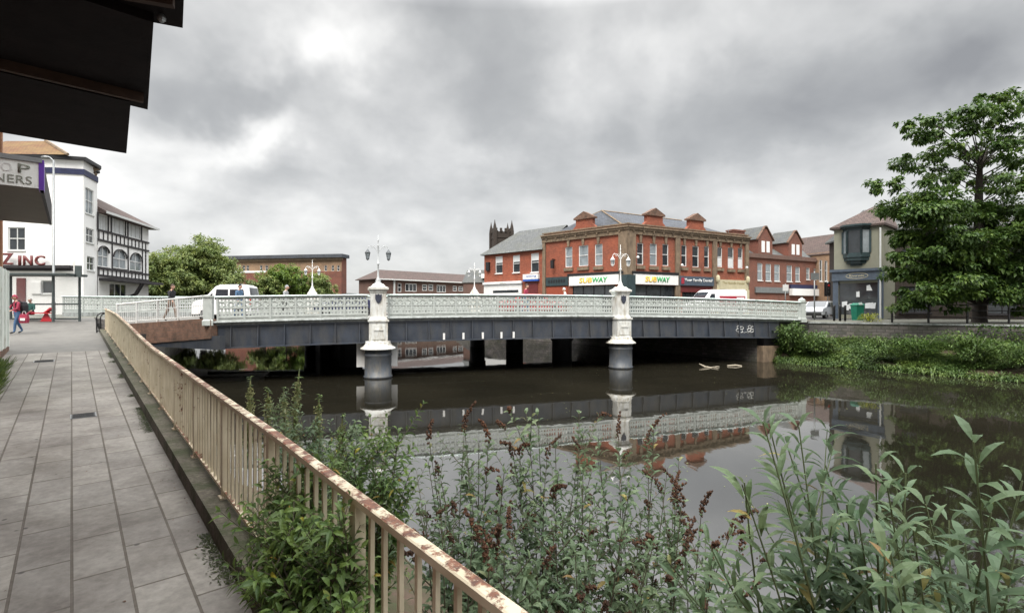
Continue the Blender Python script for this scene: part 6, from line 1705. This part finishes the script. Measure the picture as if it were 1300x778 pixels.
# ================================================================== PEOPLE
def person(label, loc, face, height=1.75, top='cloth_black', legs='cloth_jean', hair='hair', stride=0.3, arms=(0.2, -0.2), elbow=(0.4, 0.4), lean=0.04, sit=False, hat=False, group=None):
    """standing, walking or sitting figure; -y is forward before turning by face"""
    r = thing('person', label, 'person', loc, face, group)
    V = []; E = []; RA = []
    def v(p, ra, par=None):
        V.append(Vector(p)); RA.append(ra)
        if par is not None: E.append((par, len(V)-1))
        return len(V)-1
    k = height/1.75
    pz = 0.93 if not sit else 0.5
    pel = v((0,0,pz), (0.135,0.1)); sp = v((0,-lean*0.6,pz+0.2), (0.13,0.095), pel); chs = v((0,-lean,pz+0.4), (0.155,0.105), sp); nk = v((0,-lean*1.4,pz+0.54), (0.06,0.06), chs); hd = v((0,-lean*1.7-0.01,pz+0.62), (0.055,0.06), nk)
    hand = []
    for i, sg in enumerate((-1, 1)):
        st = stride*(sg)
        hp = v((sg*0.09,0,pz-0.05), (0.095,0.095), pel)
        if sit:
            kn = v((sg*0.11,-0.42,pz+0.0), (0.068,0.068), hp); an = v((sg*0.11,-0.44,0.09), (0.045,0.045), kn); v((sg*0.12,-0.6,0.04), (0.04,0.03), an)
        else:
            kn = v((sg*0.095,-st*0.42-0.03,0.5), (0.066,0.068), hp); an = v((sg*0.1,-st*0.8+(0.06 if st < 0 else 0.02),0.1 if st >= 0 else 0.14), (0.043,0.045), kn); v((sg*0.11,-st*0.8-0.15+(0.05 if st < 0 else 0),0.04 if st >= 0 else 0.045), (0.04,0.032), an)
        s_ = v((sg*0.17,-lean,pz+0.46), (0.062,0.062), chs)
        a = arms[i]; el = v((sg*0.235,-lean-0.27*math.sin(a),pz+0.46-0.27*math.cos(a)), (0.044,0.046), s_)
        b_ = a+elbow[i]; wr = v((sg*0.24,-lean-0.27*math.sin(a)-0.24*math.sin(b_),pz+0.46-0.27*math.cos(a)-0.24*math.cos(b_)), (0.03,0.03), el)
        hn = v((sg*0.24,-lean-0.27*math.sin(a)-0.32*math.sin(b_),pz+0.46-0.27*math.cos(a)-0.32*math.cos(b_)), (0.034,0.022), wr)
        hand.append((V[wr], V[hn], sg))
    me = bpy.data.meshes.new('fig'); me.from_pydata([tuple(p) for p in V], E, [])
    o = bpy.data.objects.new('fig', me); COL.objects.link(o)
    o.modifiers.new('skin', 'SKIN'); sb = o.modifiers.new('sub', 'SUBSURF'); sb.levels = 1; sb.render_levels = 1
    for i, ra in enumerate(RA): me.skin_vertices[0].data[i].radius = ra; me.skin_vertices[0].data[i].use_root = (i == 0)
    dg = bpy.context.evaluated_depsgraph_get(); m2 = bpy.data.meshes.new_from_object(o.evaluated_get(dg))
    bpy.data.objects.remove(o); bpy.data.meshes.remove(me)
    mb = MB()
    vs = [tuple(q.co) for q in m2.vertices]; fs = [tuple(p.vertices) for p in m2.polygons]; bpy.data.meshes.remove(m2)
    mb.s = True; mb.add(vs, fs)
    hx = hz = 0; wz = pz+0.06
    hands = [h[0] for h in hand]
    for i, f in enumerate(fs):
        c = sum((Vector(vs[q]) for q in f), Vector())/len(f)
        near_hand = any((c-(h[0]*0.4+h[1]*0.6)).length < 0.075 for h in hand)
        if near_hand or c.z > pz+0.53: mb.mi[i] = 0
        elif sit and c.z < pz+0.09 and abs(c.x) < 0.22 and c.y < -0.1: mb.mi[i] = 2 if c.z > 0.1 else 3
        elif abs(c.x) > 0.19 or c.z > wz: mb.mi[i] = 1
        elif c.z > 0.11: mb.mi[i] = 2
        else: mb.mi[i] = 3
    mb.cur = 0
    hc = Vector((0,-lean*1.8-0.03,pz+0.71))
    mb.ball(hc, 0.078, 0.098, 0.118, 12, 10)
    mb.ball(hc+Vector((0,-0.1,-0.02)), 0.016, 0.022, 0.026, 6, 5)      # nose
    mb.ball(hc+Vector((0,-0.083,-0.06)), 0.026, 0.012, 0.008, 6, 4)    # mouth
    for sg in (-1, 1): mb.ball(hc+Vector((sg*0.078,0.005,-0.01)), 0.012, 0.022, 0.032, 6, 5)
    mb.cur = 3
    for sg in (-1, 1): mb.ball(hc+Vector((sg*0.032,-0.088,0.01)), 0.013, 0.01, 0.009, 6, 4)
    mb.cur = 0
    for w_, h_, sg in hand:
        d = (h_-w_).normalized(); fw = Vector((0,-1,0)); fw = (fw-d*fw.dot(d)).normalized()
        for q, ln in ((-1.5,0.06),(-0.5,0.075),(0.5,0.07),(1.5,0.055)):
            a_ = h_+fw*q*0.014; mb.tube([a_-d*0.01, a_+d*ln*0.55, a_+d*ln*0.95-Vector((sg*0.018,0,0))], [0.0085,0.008,0.006], 5)
        mb.tube([w_+d*0.03+fw*0.015, w_+d*0.06+fw*0.04, w_+d*0.095+fw*0.045], [0.01,0.009,0.007], 5)
    body = mb.build('body', [M['skin'], M[top], M[legs], M['shoe']], r, uv=False)
    body.scale = (k, k, k)
    hb = MB(); hb.s = True
    n, m_ = 12, 7
    vv = []; 
    for j in range(m_):
        t = math.pi*0.56*j/(m_-1)
        for q in range(n):
            a_ = 2*math.pi*q/n; fr_ = -math.sin(a_); tt = t*(0.72 if fr_ > 0.3 else 1.12)
            vv.append(hc+Vector((0.086*math.sin(tt)*math.cos(a_), 0.106*math.sin(tt)*math.sin(a_)+0.006, 0.128*math.cos(tt))))
    hb.add(vv, [(j*n+q, (j+1)*n+q, (j+1)*n+(q+1) % n, j*n+(q+1) % n) for j in range(m_-1) for q in range(n)])
    if hat: hb.add([hc+Vector((x, y, 0.06)) for x, y in ((-0.07,-0.09),(0.07,-0.09),(0.05,-0.19),(-0.05,-0.19))], [(0,1,2,3)])
    h = hb.build('cap' if hat else 'hair', M['cloth_red' if hat else hair], r, uv=False); h.scale = (k, k, k)
    return r
p = pt(22, 421.5, 24.6)
person('person in red jacket and blue jeans walking past the bus shelter with a rucksack', (p.x, p.y, g(p.x*U.x+p.y*U.y)), rad(-20), 1.86, 'cloth_red', 'cloth_jean', stride=0.22, arms=(0.5, 0.3), elbow=(0.9, 0.9), hat=True)
bp_ = thing('rucksack', 'dark rucksack on the back of the person in jeans', 'rucksack', (p.x, p.y, g(p.x*U.x+p.y*U.y)), rad(-20))
mb = MB(); mb.sq([(0.17,0.08,0.98),(0.21,0.12,1.05),(0.21,0.13,1.35),(0.16,0.09,1.52),(0.08,0.04,1.56)], -0.02, 0.23); mb.build('bag', M['cloth_black'], bp_, bevel=0.03)
for sg in (-1, 1):
    mb = MB(); mb.tube([(sg*0.12,0.12,1.5),(sg*0.13,0.0,1.6),(sg*0.14,-0.14,1.45),(sg*0.15,-0.12,1.15),(sg*0.14,0.12,1.05)], 0.022, 6); mb.build('strap', M['cloth_black'], bp_)
cb_ = thing('carrier_bag', 'red and white carrier bag held beside the person in jeans', 'bag', (p.x+0.42, p.y-0.1, g(p.x*U.x+p.y*U.y)+0.52), 0.2)
mb = MB(); mb.sq([(0.15,0.07,0),(0.17,0.1,0.2),(0.15,0.05,0.42)], 0, 0); mb.cur = 1; mb.box(-0.1,-0.11,0.12,0.1,-0.1,0.24); mb.build('bag', [M['cloth_red'], M['white']], cb_)
mb = MB(); mb.tube([(-0.08,0,0.42),(-0.05,0,0.55),(0.05,0,0.55),(0.08,0,0.42)], 0.01, 4); mb.build('handle', M['white'], cb_)
person('person in a bottle green coat sitting on the red shelter bench', (-26.85, 28.6, 1.76), rad(8), 1.72, 'cloth_green', 'cloth_red', hair='hair_grey', arms=(0.3, 0.3), elbow=(0.9, 0.9), sit=True)
p = pt(217, 408, 25.1)
person('person in black jacket and tan trousers walking behind the white fence', (p.x, p.y, 1.88), rad(80), 1.8, 'cloth_black', 'cloth_tan', stride=0.3, arms=(0.35, -0.35), elbow=(0.4, 0.3))
def onwalk(px, d): q = bw(s_at(px, d), d); return (q.x, q.y, zc(s_at(px, d))-1.126)
person('person with black hair and blue top in front of the white people carrier', onwalk(303, 2.0), rad(70), 1.74, 'cloth_blue', 'cloth_jean', hair='cloth_black', stride=0.25)
person('person in a grey hood on the bridge pavement left of the white far lamp', onwalk(362, 1.6), rad(85), 1.66, 'cloth_grey', 'cloth_black', hair='cloth_grey', stride=0.2)
person('person in a red top on the bridge in front of the brick wing', onwalk(667, 2.2), rad(60), 1.78, 'cloth_red', 'cloth_jean', hair='hair', stride=0.2)
person('white haired person in white on the bridge in front of the red shutter', onwalk(718, 2.0), rad(-90), 1.6, 'cloth_white', 'cloth_tan', hair='hair_grey', stride=0.2)

# ================================================================== SKY, LIGHT, CAMERA
w = bpy.data.worlds.new('World'); SC.world = w; w.use_nodes = True
t = w.node_tree; bg = t.nodes['Background']; out = t.nodes['World Output']
EL, AZ = rad(52), rad(200)
sky = nd(t, 'ShaderNodeTexSky'); sky.sky_type = 'NISHITA'; sky.sun_disc = False; sky.sun_elevation = EL; sky.sun_rotation = AZ
t.links.new(sky.outputs[0], bg.inputs['Color']); bg.inputs['Strength'].default_value = 0.08
tc = nd(t, 'ShaderNodeTexCoord')
nrm = nd(t, 'ShaderNodeVectorMath', operation='NORMALIZE'); t.links.new(tc.outputs['Generated'], nrm.inputs[0])
sx = nd(t, 'ShaderNodeSeparateXYZ'); t.links.new(nrm.outputs[0], sx.inputs[0])
def mth(op, a, b=None, c=None, clamp=False):
    n = nd(t, 'ShaderNodeMath', operation=op); n.use_clamp = clamp
    for i, v in enumerate((a, b, c)):
        if v is None: continue
        if isinstance(v, (int, float)): n.inputs[i].default_value = v
        else: t.links.new(v, n.inputs[i])
    return n.outputs[0]
zp = mth('ADD', mth('MAXIMUM', sx.outputs[2], 0.0), 0.42)
cx = nd(t, 'ShaderNodeCombineXYZ'); t.links.new(mth('DIVIDE', sx.outputs[0], zp), cx.inputs[0]); t.links.new(mth('DIVIDE', sx.outputs[1], zp), cx.inputs[1])
n1 = nd(t, 'ShaderNodeTexNoise', Scale=1.5, Detail=7.0, Roughness=0.52, Distortion=0.25); t.links.new(cx.outputs[0], n1.inputs['Vector'])
n2 = nd(t, 'ShaderNodeTexNoise', Scale=5.0, Detail=6.0, Roughness=0.5, Distortion=0.3); t.links.new(cx.outputs[0], n2.inputs['Vector'])
# warped direction for the big cloud masses
dn = nd(t, 'ShaderNodeTexNoise', Scale=3.2, Detail=5.0, Roughness=0.55); t.links.new(nrm.outputs[0], dn.inputs['Vector'])
wv = nd(t, 'ShaderNodeVectorMath', operation='MULTIPLY_ADD'); t.links.new(dn.outputs['Color'], wv.inputs[0]); wv.inputs[1].default_value = (0.42,)*3
sb_ = nd(t, 'ShaderNodeVectorMath', operation='ADD'); t.links.new(nrm.outputs[0], sb_.inputs[0]); sb_.inputs[1].default_value = (-0.21,)*3
t.links.new(sb_.outputs[0], wv.inputs[2])
val = mth('ADD', mth('MULTIPLY_ADD', n1.outputs['Fac'], 0.68, 0.0), mth('MULTIPLY', n2.outputs['Fac'], 0.24))
def blob(px, py, rx, ry, amt):
    """soft cloud mass around a direction of the sky"""
    global val
    d = Vector(((px-650)/FPX, 1, (389-py)/FPX)); L_ = d.length; d.normalize()
    rgt = d.cross(Vector((0,0,1))).normalized(); up = rgt.cross(d)
    df = nd(t, 'ShaderNodeVectorMath', operation='SUBTRACT'); t.links.new(wv.outputs[0], df.inputs[0]); df.inputs[1].default_value = d
    def dot(v):
        n = nd(t, 'ShaderNodeVectorMath', operation='DOT_PRODUCT'); t.links.new(df.outputs[0], n.inputs[0]); n.inputs[1].default_value = v; return n.outputs['Value']
    u_ = mth('DIVIDE', dot(rgt), rx/FPX/L_); v_ = mth('DIVIDE', dot(up), ry/FPX/L_)
    r2 = mth('ADD', mth('MULTIPLY', u_, u_), mth('MULTIPLY', v_, v_))
    e = mth('POWER', 2.718, mth('MULTIPLY', r2, -1.0))
    val = mth('ADD', val, mth('MULTIPLY', e, amt))
for q in ((300,100,150,60,-0.16),(640,40,120,70,-0.15),(980,150,220,110,-0.1),(1240,60,90,60,-0.13),(600,160,120,50,-0.09),(300,220,130,50,-0.1),(800,120,50,120,0.07),
          (405,70,65,75,0.22),(500,60,70,90,0.06),(330,165,55,26,0.16),(170,150,110,120,0.2),(450,245,260,60,0.03),(1080,245,200,60,0.05),(1250,150,150,40,0.1),(850,20,130,30,0.06),(1100,20,120,40,0.05)):
    blob(*q[:4], q[4]*1.35)
cloud = ramp(t, val, [(0.14, (0.17,0.172,0.176)), (0.34, (0.265,0.268,0.268)), (0.48, (0.39,0.39,0.385)), (0.66, (0.585,0.58,0.565))])
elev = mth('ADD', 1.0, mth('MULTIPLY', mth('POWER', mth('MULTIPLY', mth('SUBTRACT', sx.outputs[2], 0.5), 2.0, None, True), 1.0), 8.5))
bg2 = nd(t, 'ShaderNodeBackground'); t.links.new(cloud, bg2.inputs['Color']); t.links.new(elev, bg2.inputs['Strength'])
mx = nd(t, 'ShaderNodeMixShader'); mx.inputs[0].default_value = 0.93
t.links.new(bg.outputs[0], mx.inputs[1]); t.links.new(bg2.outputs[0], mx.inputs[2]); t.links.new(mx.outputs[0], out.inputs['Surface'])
w.cycles.sampling_method = 'MANUAL'; w.cycles.sample_map_resolution = 1024

sl = bpy.data.lights.new('sun', 'SUN'); sl.energy = 1.5; sl.angle = rad(25); sl.color = (1, 0.94, 0.84)
so_ = bpy.data.objects.new('sun', sl); COL.objects.link(so_)
dirn = Vector((math.sin(AZ)*math.cos(EL), math.cos(AZ)*math.cos(EL), math.sin(EL)))
so_.rotation_euler = (-dirn).to_track_quat('-Z', 'Y').to_euler(); so_.location = (0, 0, 40)

cam = bpy.data.cameras.new('camera'); cam.sensor_width = 36; cam.lens = 18; cam.clip_start = 0.05; cam.clip_end = 4000
co = bpy.data.objects.new('camera', cam); COL.objects.link(co); co.location = (0, 0, EYE); co.rotation_euler = (rad(90), 0, 0)
SC.camera = co
vs_ = SC.view_settings; vs_.view_transform = 'Standard'; vs_.look = 'None'; vs_.gamma = 1; vs_.exposure = 0.98; vs_.use_curve_mapping = False
SC.cycles.max_bounces = 8; SC.cycles.transparent_max_bounces = 8; SC.cycles.use_denoising = True
SC.cycles.caustics_reflective = False; SC.cycles.caustics_refractive = False
